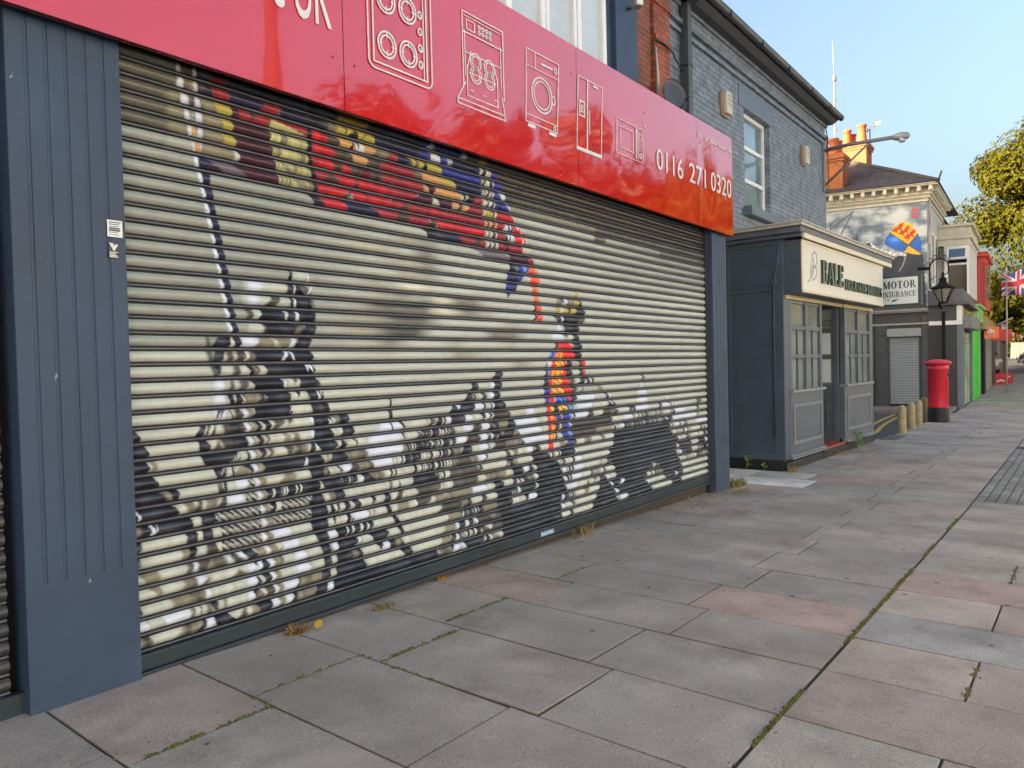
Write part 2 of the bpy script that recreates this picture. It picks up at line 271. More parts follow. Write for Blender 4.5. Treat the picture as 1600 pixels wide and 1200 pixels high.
# ================================================================ painted shutter
MURAL = {  # dark runs in the top rows carry sign shade as well as paint
-1:"412 423 e,423 427 p,427 442 D,442 446 p,446 463 N,463 482 Q,482 662 N,599 648 N,648 702 G,702 813 N,813 825 i,825 835 j,835 898 i,898 911 j,911 963 D,942 963 G,963 1239 D",
0:"412 423 e,423 431 w -4,431 442 t,442 447 p,447 465 N 3,465 486 q,486 533 n,533 557 q,557 597 n,597 648 N,648 662 G,631 645 t,645 712 y,659 662 k 6,672 681 k,693 695 k -8,712 803 n,803 825 B,825 847 w 10,847 863 B,863 876 j,876 942 n,943 971 p,950 959 k 7,972 989 B,989 1238 D",
1:"411 426 o,426 436 w 1,436 442 t,443 450 w,450 468 o,468 489 y 8,489 499 u,499 514 q,514 520 u,520 542 q,542 597 Z,597 604 k,604 631 r,631 661 D,605 627 r,627 648 D,648 713 T,670 674 k 8,676 692 w 12,680 683 k 6,713 741 t,741 756 q,756 784 n,784 793 y,799 850 y,810 817 k,850 944 B,947 979 p,951 957 k -6,967 975 k 6,979 1000 B,1000 1237 D",
2:"410 430 o,430 441 w 1,436 441 t 3,443 452 w,452 476 o,476 490 y,490 542 u,542 597 Y,597 604 k,604 640 r,640 661 D,597 604 k,604 640 r,640 670 D 8,670 698 T 12,700 723 D,723 790 q,790 805 e 14,805 877 T 19,846 880 y 21,880 945 n,948 979 p,952 956 k,961 967 k,971 974 k,979 1003 B,995 1010 w,1010 1237 d",
3:"410 433 o,433 443 w 1,438 443 T 3,445 452 w,452 478 o 4,477 493 y 7,493 544 u,544 597 Y,597 604 k,604 660 r,604 667 r,638 652 D 11,667 725 D 6,687 703 Q,725 808 q,811 894 T,818 834 K,894 911 p,899 906 k,911 948 N,914 948 N,928 948 q,948 981 p,960 964 k 9,973 978 k -6,981 1018 B,990 999 N,1016 1022 w,1022 1236 E,1308 1892 d",
4:"409 438 a,438 450 w,441 448 T 1,450 491 o,491 497 p,497 548 u,548 600 Y,559 566 o,600 609 k,609 659 r,616 625 D,636 652 D,610 643 q,628 645 D,643 793 r,676 680 D,732 793 q,793 830 u,828 840 p,840 873 u,873 911 T,888 897 D,911 952 q,949 985 p,956 959 k,971 979 k,956 974 y,985 1031 r,1030 1033 p,1302 1345 e,1593 1891 e",
5:"440 445 w,445 447 n,446 464 n,464 552 u,466 497 v 29,552 604 Y,577 594 o,604 611 k,611 659 r,595 604 Y,604 611 k,611 659 r,659 667 D,667 740 r,690 698 q,740 953 q,767 776 D,824 836 r,953 985 T,959 963 k 9,973 979 k -9,985 1006 q,1006 1030 w,1015 1020 k 6,1024 1029 k -3,1030 1042 R,1042 1052 w,1045 1049 R",
6:"444 449 w,449 459 n,600 655 N 33,618 657 r 22,657 714 n 30,714 820 q 21,753 776 D,820 836 D,836 955 r,953 985 p,961 964 k,973 980 k 3,985 1006 q,1006 1035 D,1013 1033 w 9,1019 1022 k,1035 1055 R,1055 1070 w,1059 1065 R 7",
7:"448 452 w,452 462 n,810 879 N 50,855 912 n 32,890 957 q 16,925 940 D,954 987 p,963 967 k,975 980 k,987 1056 q,1006 1018 u,1056 1077 p,1064 1067 T",
8:"451 456 w,456 464 n,933 1018 v 53,1018 1073 u,1073 1087 q,736 805 4 19,805 825 5 21",
9:"454 459 w,459 468 n,1017 1042 N,1033 1044 t,1042 1073 B,1055 1066 L,1073 1098 O,1090 1097 T,661 732 3 17,732 748 4 19,790 832 5 21",
10:"458 462 w,462 471 n,1009 1054 B,1016 1037 N,1077 1105 O,731 776 4 19,796 831 5 21",
11:"460 465 w,465 474 n,1005 1035 B,1024 1035 N,1082 1102 O,1094 1102 T,756 789 4 20,803 823 5 21,1223 1233 y",
12:"464 468 w,468 477 n,1008 1013 i,1087 1104 O,1096 1104 T,685 730 4 18,762 802 2 20,562 567 k -2,567 591 h,590 592 w,1160 1178 t,1178 1185 k,1183 1197 w,1197 1219 t,1221 1239 y,1239 1247 k",
13:"466 471 w,471 480 n,1087 1095 k,1094 1109 O,693 729 4 18,729 788 5 19,801 829 5 21,858 936 5 23,829 858 2 22,496 559 h -9,502 523 w -9,559 569 k 1,569 571 w 1,571 581 k,581 592 d,592 595 w,1156 1171 y 4,1171 1186 p,1184 1198 y,1198 1259 k,1206 1226 y",
14:"469 474 w,474 482 n,1087 1095 k -10,1095 1112 O,664 693 4 17,693 829 6 18,829 880 2 22,876 936 6 23,936 961 4 25,494 538 h,501 519 w,532 550 d -6,546 563 h -10,563 596 k,568 571 w 3,596 599 d,1155 1176 N,1174 1181 w,1181 1239 k,1239 1256 d",
15:"472 477 w,477 485 n,649 722 4 17,722 821 6 19,999 1050 4 27,500 510 D,509 522 h,519 599 k,554 558 p 3,570 575 w 2,595 601 k -7,1157 1177 w,1173 1183 h,1183 1237 k",
16:"475 480 w,480 488 n,649 715 4 17,715 803 6 19,951 1040 5 26,501 524 h,523 582 D,528 570 k,571 580 t -5,581 601 k,1141 1182 w -7,1182 1214 h,1188 1192 d,1214 1234 k",
17:"478 483 w,483 492 n,708 752 5 18,856 886 4 23,998 1034 4 27,447 452 d,454 458 t,458 478 k,478 482 p,482 492 N,492 515 w,515 553 o,536 543 h,553 570 o -10,570 592 k -10,561 568 w -10,1151 1164 k -4,1163 1211 R,1209 1213 p,1213 1245 k",
18:"705 726 4 18,862 925 4 23,448 456 d 4,456 469 N,469 485 p -6,472 481 D 1,485 495 D,495 595 k,497 502 p,503 509 t,550 555 w -2,562 565 w 10,1131 1152 L -12,1139 1146 B -12,1152 1224 R,1156 1176 V,1160 1165 R 6,1217 1242 K",
19:"1019 1066 4 28,453 460 d 3,459 467 N,464 483 h -6,480 501 d,489 505 h 3,501 597 k,515 525 p 6,508 513 t,585 587 w -5,591 594 w 4,1121 1127 k,1124 1139 w,1139 1188 R,1151 1178 V 3,1163 1166 R 9,1188 1208 K,1208 1234 a,1233 1249 k,1243 1256 R",
20:"454 469 w,469 487 h,475 481 d -7,487 506 h 3,488 500 d -6,506 603 k,549 554 w 5,552 574 p 3,564 567 d,574 575 k,602 604 d,967 989 k -15,1117 1126 n,1125 1135 L,1132 1190 R,1138 1174 V,1150 1153 R 6,1165 1168 R -6,1187 1208 k,1208 1234 p,1234 1249 k,1247 1255 R",
21:"454 469 w,469 482 p,473 480 k 3,482 521 N,491 494 p,495 507 o,506 515 t,520 524 d,524 560 k 8,559 586 p 5,570 572 k,586 610 k,601 604 w 3,606 607 p 2,908 925 k 2,925 956 h,955 969 w,969 987 k,967 970 k,1112 1129 n,1129 1196 R,1140 1171 V,1146 1149 R 6,1155 1158 R -3,1196 1255 d,1215 1235 p -19,1235 1251 k,1253 1258 w,1258 1287 k,1272 1279 w 7,1492 1503 k",
22:"454 469 w,457 460 k -8,462 464 k -8,469 481 p,475 477 k 6,480 491 D,491 498 w,498 506 o,506 563 k -8,558 560 w -10,561 591 p -7,591 619 k,604 609 d,727 731 k -3,893 924 k,908 914 t -6,918 926 h 4,924 953 p,934 945 D -4,951 965 w,965 982 k,1112 1132 B,1132 1205 R,1137 1178 V,1152 1155 R -6,1176 1205 R,1205 1251 D,1221 1241 a -13,1247 1310 a,1303 1320 o 11,1486 1496 w 4",
23:"433 456 k -9,442 444 p -8,447 452 p -10,455 465 h,465 494 D,475 486 k,494 500 w,500 509 o,504 505 p,509 518 k,515 592 p -6,520 529 k 8,533 546 d -13,554 556 d,590 593 w,593 617 k,617 619 w,619 623 k,622 627 p,627 643 d,641 651 D -6,356 367 k 6,625 628 p,628 636 t,636 651 k -3,725 732 k 2,857 872 k -13,872 915 N,874 876 w,915 938 w -10,937 942 k,942 957 h,957 965 k 6,961 966 w 4,965 996 k 4,980 987 d,1114 1130 B,1127 1144 R,1144 1151 L,1151 1202 B,1163 1169 L,1179 1182 L,1191 1201 R,1201 1222 k,1222 1230 w -3,1228 1334 w,1288 1334 h,1333 1340 k 5,1338 1346 w,1334 1344 k,1344 1352 w,1352 1480 g,1472 1514 w,1485 1501 w",
24:"434 449 k 2,449 463 p,455 461 d -4,463 496 D,477 496 k,497 504 w,504 511 o,507 508 p,511 518 N,518 593 p,522 526 d -2,548 557 t -3,562 570 t,589 593 w,593 626 k,624 645 p 11,633 639 h -8,639 660 k -11,647 650 D,355 376 k 5,704 751 w,729 732 k -2,750 756 k,756 820 h,801 803 d,808 822 d -10,822 881 d,822 857 z,847 857 w 4,857 893 N,881 893 d -11,891 909 w -8,909 933 h,933 941 k,941 952 w -6,952 960 k,958 965 w -8,962 1010 D 5,1010 1053 g,1054 1081 w,1081 1119 p,1119 1133 R,1119 1132 R,1132 1142 V,1142 1159 n,1159 1189 V,1167 1169 n,1178 1180 n,1187 1194 B,1194 1206 L,1206 1210 k,1210 1218 w -3,1216 1218 k,1218 1280 w,1280 1343 p,1342 1355 k,1354 1360 w,1360 1367 k,1346 1370 k,1355 1359 w,1466 1516 w,1612 1624 w",
25:"438 499 k 7,478 484 p -7,479 481 k -7,485 495 p -7,499 506 w,506 514 o,510 511 p,514 521 N,521 587 p,525 531 d 5,551 561 d -5,561 583 t -7,568 573 d,587 596 N,596 600 w -1,600 633 k,631 648 p,636 646 k -8,646 662 p 6,662 666 k 6,355 377 k 3,377 379 p,379 385 o 2,665 684 p -4,682 748 w -6,748 753 p,752 755 k,755 786 h,781 792 d -10,792 867 s,867 881 p,793 852 z,823 839 s 5,852 865 d,865 883 p,883 908 w,908 930 D,931 951 w,951 977 k,960 966 t,977 1006 o 9,1001 1022 k 9,1023 1091 w,1091 1121 p,1121 1132 R,1122 1132 R,1132 1149 V,1137 1147 O,1149 1168 B,1166 1171 V,1170 1196 B,1196 1203 L,1203 1209 w,1208 1215 k,1215 1262 w,1262 1286 D -14,1283 1326 p,1324 1346 d,1346 1370 o,1319 1383 D,1355 1364 t,1383 1432 p,1432 1460 k,1445 1448 p,1460 1532 w,1521 1537 p,1574 1588 k,1591 1666 w,1630 1660 S,1783 1811 d",
26:"453 464 k 4,458 460 p 3,467 479 p,473 477 d -6,479 496 o,496 503 N,502 509 w,509 517 o,512 513 p,517 608 k,578 582 w 2,608 619 p,611 617 o,619 649 k,648 671 t 8,354 385 k 2,455 467 k 2,461 462 p,467 478 p,474 477 k 6,649 685 t,658 665 o 4,683 753 w 6,751 759 o -6,759 815 z,813 857 s,857 868 d,868 880 w,793 815 z,815 857 s,857 867 D,867 893 w -6,892 928 D,903 911 d,928 947 w -6,946 953 k,953 976 p,961 972 k -4,974 1019 k,985 987 o,1019 1034 t,1033 1103 w,1103 1123 p,1123 1132 R,1124 1148 R,1134 1143 V,1148 1160 k,1160 1167 V,1167 1193 B,1192 1199 L,1198 1206 w,1206 1360 D,1358 1369 p,1200 1357 D,1357 1412 p,1407 1449 w -15,1447 1656 s 10,1659 1716 w 19,1783 1796 k",
27:"456 466 k,459 461 p,462 463 p,466 478 p,478 495 w,495 504 m,504 511 w,511 520 o,516 517 t,520 586 p,543 563 t 3,586 609 k -5,607 615 t,613 616 k 6,616 634 h -7,634 638 k,638 653 w,653 667 k,667 678 o,354 402 k,393 402 o 5,400 409 k -6,459 467 k,462 463 p,623 634 h,633 637 k,637 653 w,652 668 D,668 702 t 6,693 733 w 8,730 755 S,754 788 z,788 820 S,822 829 w,829 836 d,836 847 w,847 864 s,864 879 t,792 823 S,823 862 s,862 881 t,881 906 k,905 922 p,922 947 w -4,946 949 k -4,949 964 h,963 998 D,998 1039 t -7,1039 1046 k,1046 1123 w,1124 1131 R,1125 1130 R,1130 1146 V,1136 1139 O,1146 1152 k,1151 1170 p,1169 1192 B,1191 1204 L,1204 1285 D,1227 1234 p,1285 1359 t,1359 1368 k,1203 1291 D,1291 1356 o,1356 1382 p,1363 1372 k,1382 1426 S,1391 1406 w,1421 1616 z,1610 1617 w,1617 1643 k,1643 1782 w,1782 1796 o",
28:"416 459 h,424 436 t 11,443 454 d -8,457 467 d -4,467 490 w,490 507 m,507 514 w,514 520 o,520 602 k,526 583 z,601 605 p,605 629 k,629 638 w 6,637 640 k,640 666 s,666 674 w,353 407 k 5,362 365 w -4,407 458 p,417 428 t -5,428 436 D -8,440 455 t,458 465 D,467 489 w,622 638 k 3,638 666 s,666 674 w,674 697 k -6,692 713 t,713 732 h,723 732 s,732 748 S,748 763 h,764 791 S,791 809 k,809 821 s,823 837 h,837 848 w,848 867 s,867 879 t,791 856 s,856 920 t,867 902 d,920 941 w,939 944 k -4,943 1050 p,995 1006 D,1015 1027 t,1050 1122 S,1055 1069 w,1079 1094 k,1122 1130 R,1121 1139 R,1141 1145 w,1147 1160 p,1160 1178 o,1178 1188 k,1187 1207 B,1207 1218 k,1217 1366 p,1260 1284 D,1298 1313 t,1223 1362 p,1247 1273 t,1312 1325 t,1362 1633 k,1630 1658 S,1658 1676 w,1676 1781 S,1781 1848 w",
29:"416 510 m,509 516 w,516 524 o,524 586 m,526 539 s -5,584 607 k,606 615 p,615 630 t,624 641 k -6,641 677 h -8,352 424 k 7,359 365 o -5,376 383 w -4,380 381 k 2,424 434 p 4,434 452 k,452 511 m,713 767 h,722 728 d 3,741 744 k,769 829 k,829 833 w,835 844 w,844 848 k,848 854 w,854 878 k,866 870 t,824 850 s,850 921 d,920 930 N,930 996 p,992 1003 s -7,1003 1021 k,1014 1028 o -9,1026 1072 p,1072 1129 k,1071 1126 k,1126 1171 s -6,1165 1213 k,1212 1221 w,1221 1366 p,1214 1222 w,1222 1359 h,1359 1642 k,1642 1666 p,1663 1746 s -19,1746 1787 p,1787 1843 S",
30:"352 359 h,359 374 k -10,374 416 h,365 421 h,416 432 k 12,429 435 p,435 448 k,448 458 p -8,458 512 m,512 519 w,519 525 o,520 528 o,528 585 m,585 612 k,612 642 h,616 623 k -6,627 631 k -6,640 649 k -6,649 691 h -12,656 668 k -12,689 695 k,695 712 h,712 725 k,725 754 p,736 747 D,827 858 S,858 877 t,763 780 p,778 828 d,828 859 S,859 918 d,918 942 p -8,939 981 t,964 970 d,981 992 o,992 1013 p,1013 1075 k,1043 1059 w -9,1072 1083 p,1083 1155 k,1155 1217 s 7,1155 1211 s 8,1211 1238 w,1234 1342 h -20,1342 1675 k,1672 1687 p,1681 1749 s -19,1749 1793 p,1793 1846 S",
31:"358 364 d -4,364 439 h,410 426 o,418 427 k -4,427 441 h,439 455 D -7,453 458 p 3,458 511 m,512 518 w,518 526 o,526 558 w,558 579 h,519 527 o,527 554 w,554 585 h,585 612 k,612 623 p,621 630 k -7,623 634 h -9,634 654 s 4,654 684 w,682 684 k 4,684 717 h,690 692 d -6,716 725 k 4,725 774 h,737 760 o,773 776 w,776 807 d,805 817 t,762 773 p,773 777 w,777 804 d,804 816 p,816 837 o,837 863 t,863 904 o,904 943 w -10,940 961 p,961 989 k,986 1012 p -6,1012 1024 k,1024 1029 w,1029 1035 k,1035 1040 w,1041 1074 k,1055 1071 t,1079 1086 w,1086 1165 k,1165 1176 w,1176 1201 D,1186 1194 p,1203 1216 w,1128 1165 k,1167 1175 w,1175 1206 s,1206 1243 w,1241 1305 h -16,1305 1346 s -9,1346 1665 k,1663 1674 p,1674 1748 k,1748 1789 p,1789 1835 k,1831 1845 w",
32:"359 415 h,366 384 o,415 423 d,423 433 w,428 442 D -8,442 465 o,447 461 d,465 489 w,471 482 d 9,489 504 k,504 516 o,516 523 w,523 533 o,526 529 p,523 540 o,533 537 p,540 568 w -10,565 593 h,593 612 k,612 626 w,626 665 k,641 655 s -10,665 683 s -4,682 689 k 4,689 730 h,729 739 k 4,739 817 h,762 829 h,827 878 D -14,878 892 t,890 906 k,901 927 p 13,927 939 k,939 967 h,967 1078 k,1009 1011 p,1016 1018 p,1025 1033 w,1078 1086 p,1086 1171 k,1173 1184 w,1184 1195 k,1195 1215 w,1127 1172 k,1172 1182 w,1182 1200 s,1198 1236 w,1232 1270 h -12,1266 1327 s -13,1327 1363 h,1363 1664 k,1664 1679 p,1679 1692 w,1692 1751 k,1751 1785 p,1785 1845 z",
33:"358 410 h,378 386 o,410 430 t,427 437 w 5,437 444 t,444 490 p,475 484 t,490 504 w,504 522 k,504 510 w -5,522 528 w,528 535 o,535 539 t,539 578 h,560 578 w -10,520 528 w,528 535 o,535 540 t,540 558 h,556 580 w -10,576 600 h,600 615 k,615 619 o,618 627 w,627 662 k,661 666 w,665 667 k,667 693 h,687 720 k 17,718 740 h,740 748 k,748 816 h,761 875 h,843 872 o,872 918 z,878 881 w,903 916 s -5,918 999 k,929 965 t -16,999 1035 s -17,1020 1029 w -6,1035 1047 p,1047 1055 k,1055 1081 w -15,1081 1178 k,1180 1214 w,1192 1196 k,1127 1179 k,1181 1191 w,1191 1219 w,1217 1256 h -12,1254 1261 k,1261 1302 p,1278 1286 t,1302 1331 k,1328 1345 w 9,1342 1368 h 4,1368 1565 k,1526 1565 s -11,1565 1679 k,1679 1770 s -19,1757 1777 p,1777 1844 z",
34:"359 368 k 8,363 397 h,397 439 t,407 419 o,424 429 d,436 444 w 7,444 489 p,471 491 h,489 505 w,503 525 k,508 513 p 5,523 529 w,529 537 o,537 556 p,556 577 w -7,536 560 h,558 584 w -8,583 603 h,603 616 k,616 624 p,624 669 k,652 661 t,669 703 h,700 749 k 13,705 720 w 4,731 742 o,746 815 h,760 837 h,835 861 o,861 876 w 7,869 884 k,884 893 w,893 918 z,909 914 w,915 973 D,950 964 t,973 1159 k,1161 1171 w,1171 1188 k,1188 1214 h,1126 1162 k,1162 1170 w,1170 1187 k,1187 1212 s -8,1212 1299 p,1243 1256 t,1299 1348 k,1348 1355 w,1355 1389 k,1386 1403 w -10,1401 1509 k,1504 1587 s -16,1553 1587 t,1587 1691 k,1691 1847 h",
35:"358 418 w,370 388 h,418 445 t,423 429 h,431 437 h,445 456 k 8,451 489 h,458 462 t,489 501 w,499 527 k,511 514 p 3,513 520 t,526 532 w,532 540 o,540 561 w,560 563 k,563 576 t,501 511 t,511 515 p,515 527 D,527 533 w,533 540 o,540 563 w -5,561 565 k -5,565 599 t,580 594 o,598 614 k -4,613 622 p -3,622 675 k,675 750 h,746 773 k 16,773 815 h,760 764 k,764 851 h,827 849 o,849 861 k,861 869 w,869 881 d,876 922 s,925 944 D,944 948 p,948 978 d,978 1159 k,1160 1169 w,1169 1180 k,1180 1202 h,1202 1213 d,1125 1161 k,1161 1174 w,1174 1202 h,1198 1206 k,1206 1289 h -16,1285 1366 k,1364 1378 w -9,1378 1508 k,1509 1522 w,1522 1598 h,1598 1655 k,1654 1665 w,1665 1696 k,1696 1846 h",
36:"359 374 t,366 372 d,374 404 h,404 436 t,410 417 d -5,428 436 k,436 447 w -4,447 473 k 8,469 505 p,479 488 d,494 505 t,505 523 k,523 533 w,533 542 o,542 551 w -7,551 557 k -8,557 576 t,501 504 t,504 523 k,523 534 w,534 542 o,542 553 w -7,553 560 k -7,560 590 t,588 608 k -5,607 617 w -9,617 814 k,759 819 k,819 849 t,849 870 k,853 870 w -15,875 884 w,884 971 k,929 933 p,945 950 w,950 968 t,968 980 p,980 1161 k,1162 1192 h,1192 1201 k,1201 1212 h,1125 1162 k,1162 1199 h,1189 1201 k -8,1201 1275 h -12,1271 1371 k,1371 1419 s -19,1385 1414 w -19,1419 1535 k,1532 1633 h,1633 1686 k,1686 1845 h",
}

PAL = {k: lin(v) for k, v in dict(k=(24,26,38), K=(48,14,20), N=(36,36,50), n=(36,38,68), d=(78,76,72), D=(66,60,54), e=(92,90,80), E=(128,126,114), g=(176,174,160),
  o=(132,126,106), t=(114,108,96), T=(190,144,96), p=(189,192,181), h=(184,190,180), w=(206,214,230), a=(158,163,156), b=(178,182,175), r=(178,40,50), q=(142,44,54), Q=(92,26,34),
  u=(66,34,48), y=(170,156,76), Y=(172,168,116), G=(128,108,40), B=(46,54,140), i=(36,40,86), j=(150,160,190), L=(96,144,220), O=(232,84,62), R=(216,42,38), V=(236,200,66), v=(104,96,110),
  m=(150,148,138), s=(120,116,104), S=(170,164,144), z=(70,66,60), Z=(92,32,42)).items()}
PAL.update({'2': lin((206,202,184)), '3': lin((170,166,148)), '4': lin((146,142,126)), '5': lin((112,108,98)), '6': lin((62,60,56))})
SH_X0, SH_X1, SH_Y, SH_ZT, SH_P, NS = 1.70, 9.27, 4.05, 3.28996, .0863662, 37
CLS = {c: i for i, g in enumerate(('kNndDKuz', 'whpS', 'ot', 'rqQRO', 'BiLj', 'yYVTGZ', 'm', 's')) for c in g}
RUNS = {k: [(float(q[0])/200, float(q[1])/200, q[2], float(q[3])/200 if len(q) > 3 else None) for q in (t.split() for t in v.split(',')) if len(q) > 2] for k, v in MURAL.items()}
def follow(k, x, c, side):
    """how far an edge of a shape drifts from one slat to the next"""
    def near(kk):
        b = [r_[side]-x for r_ in RUNS.get(kk, ()) if CLS.get(r_[2]) == CLS.get(c, -1)]
        b = [v for v in b if abs(v) < .15]
        return min(b, key=abs) if b else None
    u, d = near(k-1), near(k+1)
    if u is None and d is None: return None
    if u is None: return d*.8
    if d is None: return -u*.8
    return (d-u)/2
def sm01(x): x = np.clip(x, 0, 1); return x*x*(3-2*x)
def paint_row(k, xs, t):
    """paint colours of slat k on the grid t (down the slat) x xs (metres along the shutter)"""
    X, T = np.meshgrid(xs, t); rs = np.random.default_rng(100+k)
    base = np.zeros(X.shape+(3,)); A = lambda c: np.array(PAL[c])
    lo, hi = ((A('e'), A('D')) if k < 0 else (A('e'), A('D')) if k < 3 else (A('e'), A('E')) if k < 4 else (A('a')*.82, A('b')*.9) if k < 9 else (A('a')*.84, A('b')) if k < 18 else (A('h')*.92, A('b')))  # top rows start darker: grey paint with the sign's shade mixed in
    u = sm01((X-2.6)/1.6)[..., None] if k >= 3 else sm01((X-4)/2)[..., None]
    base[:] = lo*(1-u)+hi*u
    if k < 12: base *= (1-.50*sm01((X-5.6)/3.2)*min(1, max(0, (11-k)/7)))[..., None]      # darker to the top right: dark paint plus sign shade put into colour
    nz = np.zeros_like(X)
    for q in range(5):
        fr = [.8, 1.9, 4.1, 9, 21][q]; nz += np.sin(X*fr*2+rs.uniform(0, 6)+1.3*np.sin(X*fr*.7+k*.4))*[.5, .4, .3, .2, .15][q]
    base *= (1+.05*nz)[..., None]
    fine = np.interp(X.ravel(), np.linspace(1, 10, 3000), rs.normal(0, 1, 3000)).reshape(X.shape)
    med = np.interp(X.ravel(), np.linspace(1, 10, 420), rs.normal(0, 1, 420)).reshape(X.shape)
    for x0, x1, c, sl0 in RUNS.get(k, ()):
        sl = sl0 if sl0 is not None else rs.uniform(-.006, .006)
        s0 = follow(k, x0, c, 0) if sl0 is None else sl0*.5+.5*(follow(k, x0, c, 0) or sl0)
        s1 = follow(k, x1, c, 1) if sl0 is None else sl0*.5+.5*(follow(k, x1, c, 1) or sl0)
        s0 = sl if s0 is None else s0; s1 = sl if s1 is None else s1
        if c in '23456':
            wd = .16; cv = sm01((X-x0+wd)/(2*wd))*sm01((x1+wd-X)/(2*wd))*(.78+.3*np.sin(T*2.2+rs.uniform(0, 3))); cv = np.clip(cv, 0, .92)
        else:
            wob = .004*np.sin(T*7+x0*9)+.002*np.sin(T*19+x0*31)
            bend = (T-.5)*.75; XA_, XB_ = X-s0*bend-wob, X-s1*bend-wob; e = .0035
            if c in 'totDdaEgev': e = .014
            if c in 'hpwkN': e = .0055
            cv = sm01((XA_-x0)/(2*e)+.5)*sm01((x1-XB_)/(2*e)+.5)
        col = np.broadcast_to(A(c), X.shape+(3,)).copy()
        if c in 'hpt': col *= (1+.055*med)[..., None]; col *= (1-.12*(T-.45))[..., None] if c == 'h' else 1
        if c in 'hpwo' and x1-x0 > .03:          # airbrushed roll-off towards the edges of pale shapes
            de = np.minimum(X-x0, x1-X); col *= (1-.22*np.exp(-np.clip(de, 0, 1)/.02))[..., None]
            if x1-x0 > .25 and c != 'w': col *= (1-.16*sm01((med-1.1)*2.5)*sm01((fine+.6)))[..., None]
        if c in 'kN' and x1-x0 > .05:            # satin highlights on the dark shapes
            cx = x0+(x1-x0)*rs.uniform(.2, .7); col = col+(np.array([.035, .038, .050])*np.exp(-((X-cx)/(.18*(x1-x0)+.01))**2)[..., None]*np.sin(np.pi*T)[..., None])
            if x1-x0 > .10: col = np.where((fine*np.sin(T*9+X*40) > 2.35)[..., None], A('o')*.8, col)
        if c in 'DdtY': col *= np.clip(1+.20*med, .5, 1.6)[..., None]
        if c in 'rqR': col *= np.clip(1+.12*med, .5, 1.3)[..., None]
        if c == 'm':
            pt = np.sin(X*2*math.pi/.026+T*5)*np.sin(T*14+X*90); col = np.where((pt > .05)[..., None], A('p')*.85, A('k')*1.6)
        if c in 'sSz':
            st = np.interp((X+T*.012).ravel(), np.linspace(1, 10, 900), rs.normal(0, 1, 900)).reshape(X.shape); th = {'s': .05, 'S': -.45, 'z': .75}[c]
            a = sm01((st-th)/.5+.5)[..., None]; col = A('p')*a*(1.05+.1*fine[..., None])+A('k')*1.5*(1-a)
        if c == 'Z':
            a = sm01((T-(.12+.78*(X-x0)/(x1-x0)))*14)[..., None]; col = A('Y')*a*1.1+A('q')*(1-a)
        if c == 'Y': col = np.where((np.sin(X*37+k*2)+.6*med > .9)[..., None], A('o')*.8, col)
        if c == 'V': col = np.where((np.sin(X*130+T*9)+np.sin(X*61-T*6+k) > .55)[..., None], A('R')*.8, col)
        base = base*(1-cv[..., None])+col*cv[..., None]
    return np.clip(base*(1+.02*fine[..., None]), .004, .85)

def slat_curtain(name, x0, x1, zt, n, pitch, y, parent, painted, step, k0=0):
    xs = np.arange(x0, x1+step*.5, step); t = np.linspace(0, 1, 8); ph = pitch*.675; nx = len(xs); V, F, MI, COL = [], [], [], []; off = 0
    prof_y = -.024*np.sin(np.pi*np.clip(t*.98+.01, 0, 1))**.75
    jz = np.array([0, .02, .22, .24, .29, .36, .46, .56, .63, .68, .70, .72, .98, 1.])   # joint between two slats, 0..1 of the remaining pitch
    jy = np.array([0, .009, .009, -.001, -.006, -.0085, -.0095, -.0085, -.006, -.001, .003, .009, .009, 0])
    jz = np.linspace(0, 1, 14)*.0+jz
    for k in range(n):
        z0 = zt-k*pitch
        zz = np.concatenate([z0-t*ph, z0-ph-jz*(pitch-ph)]); yy = np.concatenate([y+prof_y, y+jy])
        nr = len(zz); g = np.empty((nr, nx, 3)); g[..., 0] = xs; g[..., 1] = yy[:, None]; g[..., 2] = zz[:, None]
        sag = .0015*math.sin(k*1.7); g[..., 2] += sag*np.sin((xs-x0)*1.1+k)
        V.append(g.reshape(-1, 3))
        c = np.full((nr, nx, 3), .05)
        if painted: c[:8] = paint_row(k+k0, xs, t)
        else: c[:8] = np.array([.045, .045, .048])
        COL.append(c.reshape(-1, 3))
        i = np.arange(nr-1)[:, None]*nx+np.arange(nx-1)[None]; q = np.stack([i+off, i+nx+off, i+nx+1+off, i+1+off], -1)
        F.append(q.reshape(-1, 4)); mi = np.zeros((nr-1, nx-1), int); mi[7:] = 1; mi[7:11] = 2; mi[17:] = 2
        MI.append(mi.ravel()); off += nr*nx
    V = np.concatenate(V); F = np.concatenate(F); MI = np.concatenate(MI); COL = np.concatenate(COL)
    me = bpy.data.meshes.new(name); me.vertices.add(len(V)); me.vertices.foreach_set('co', (V-np.array(parent_world(parent).translation)).ravel())
    me.loops.add(F.size); me.loops.foreach_set('vertex_index', F.ravel()); me.polygons.add(len(F)); me.polygons.foreach_set('loop_start', np.arange(len(F))*4)
    me.polygons.foreach_set('material_index', MI); me.polygons.foreach_set('use_smooth', MI < 2)
    ca = me.color_attributes.new('paint', 'FLOAT_COLOR', 'POINT'); ca.data.foreach_set('color', np.c_[COL, np.ones(len(COL))].ravel())
    me.update(calc_edges=True); me.validate()
    o = bpy.data.objects.new(name, me); C.objects.link(o); o.parent = parent
    me.materials.append(pm('mural_paint', (1, 1, 1), rough=.34, var=.05, scale=14, attr='paint', bump=.0004, bscale=30) if painted else pm('bare_slat', (.05, .05, .052), rough=.4, var=.2, bump=.0012, bscale=260)); me.materials.append(M_bead); me.materials.append(M_groove)
    return o

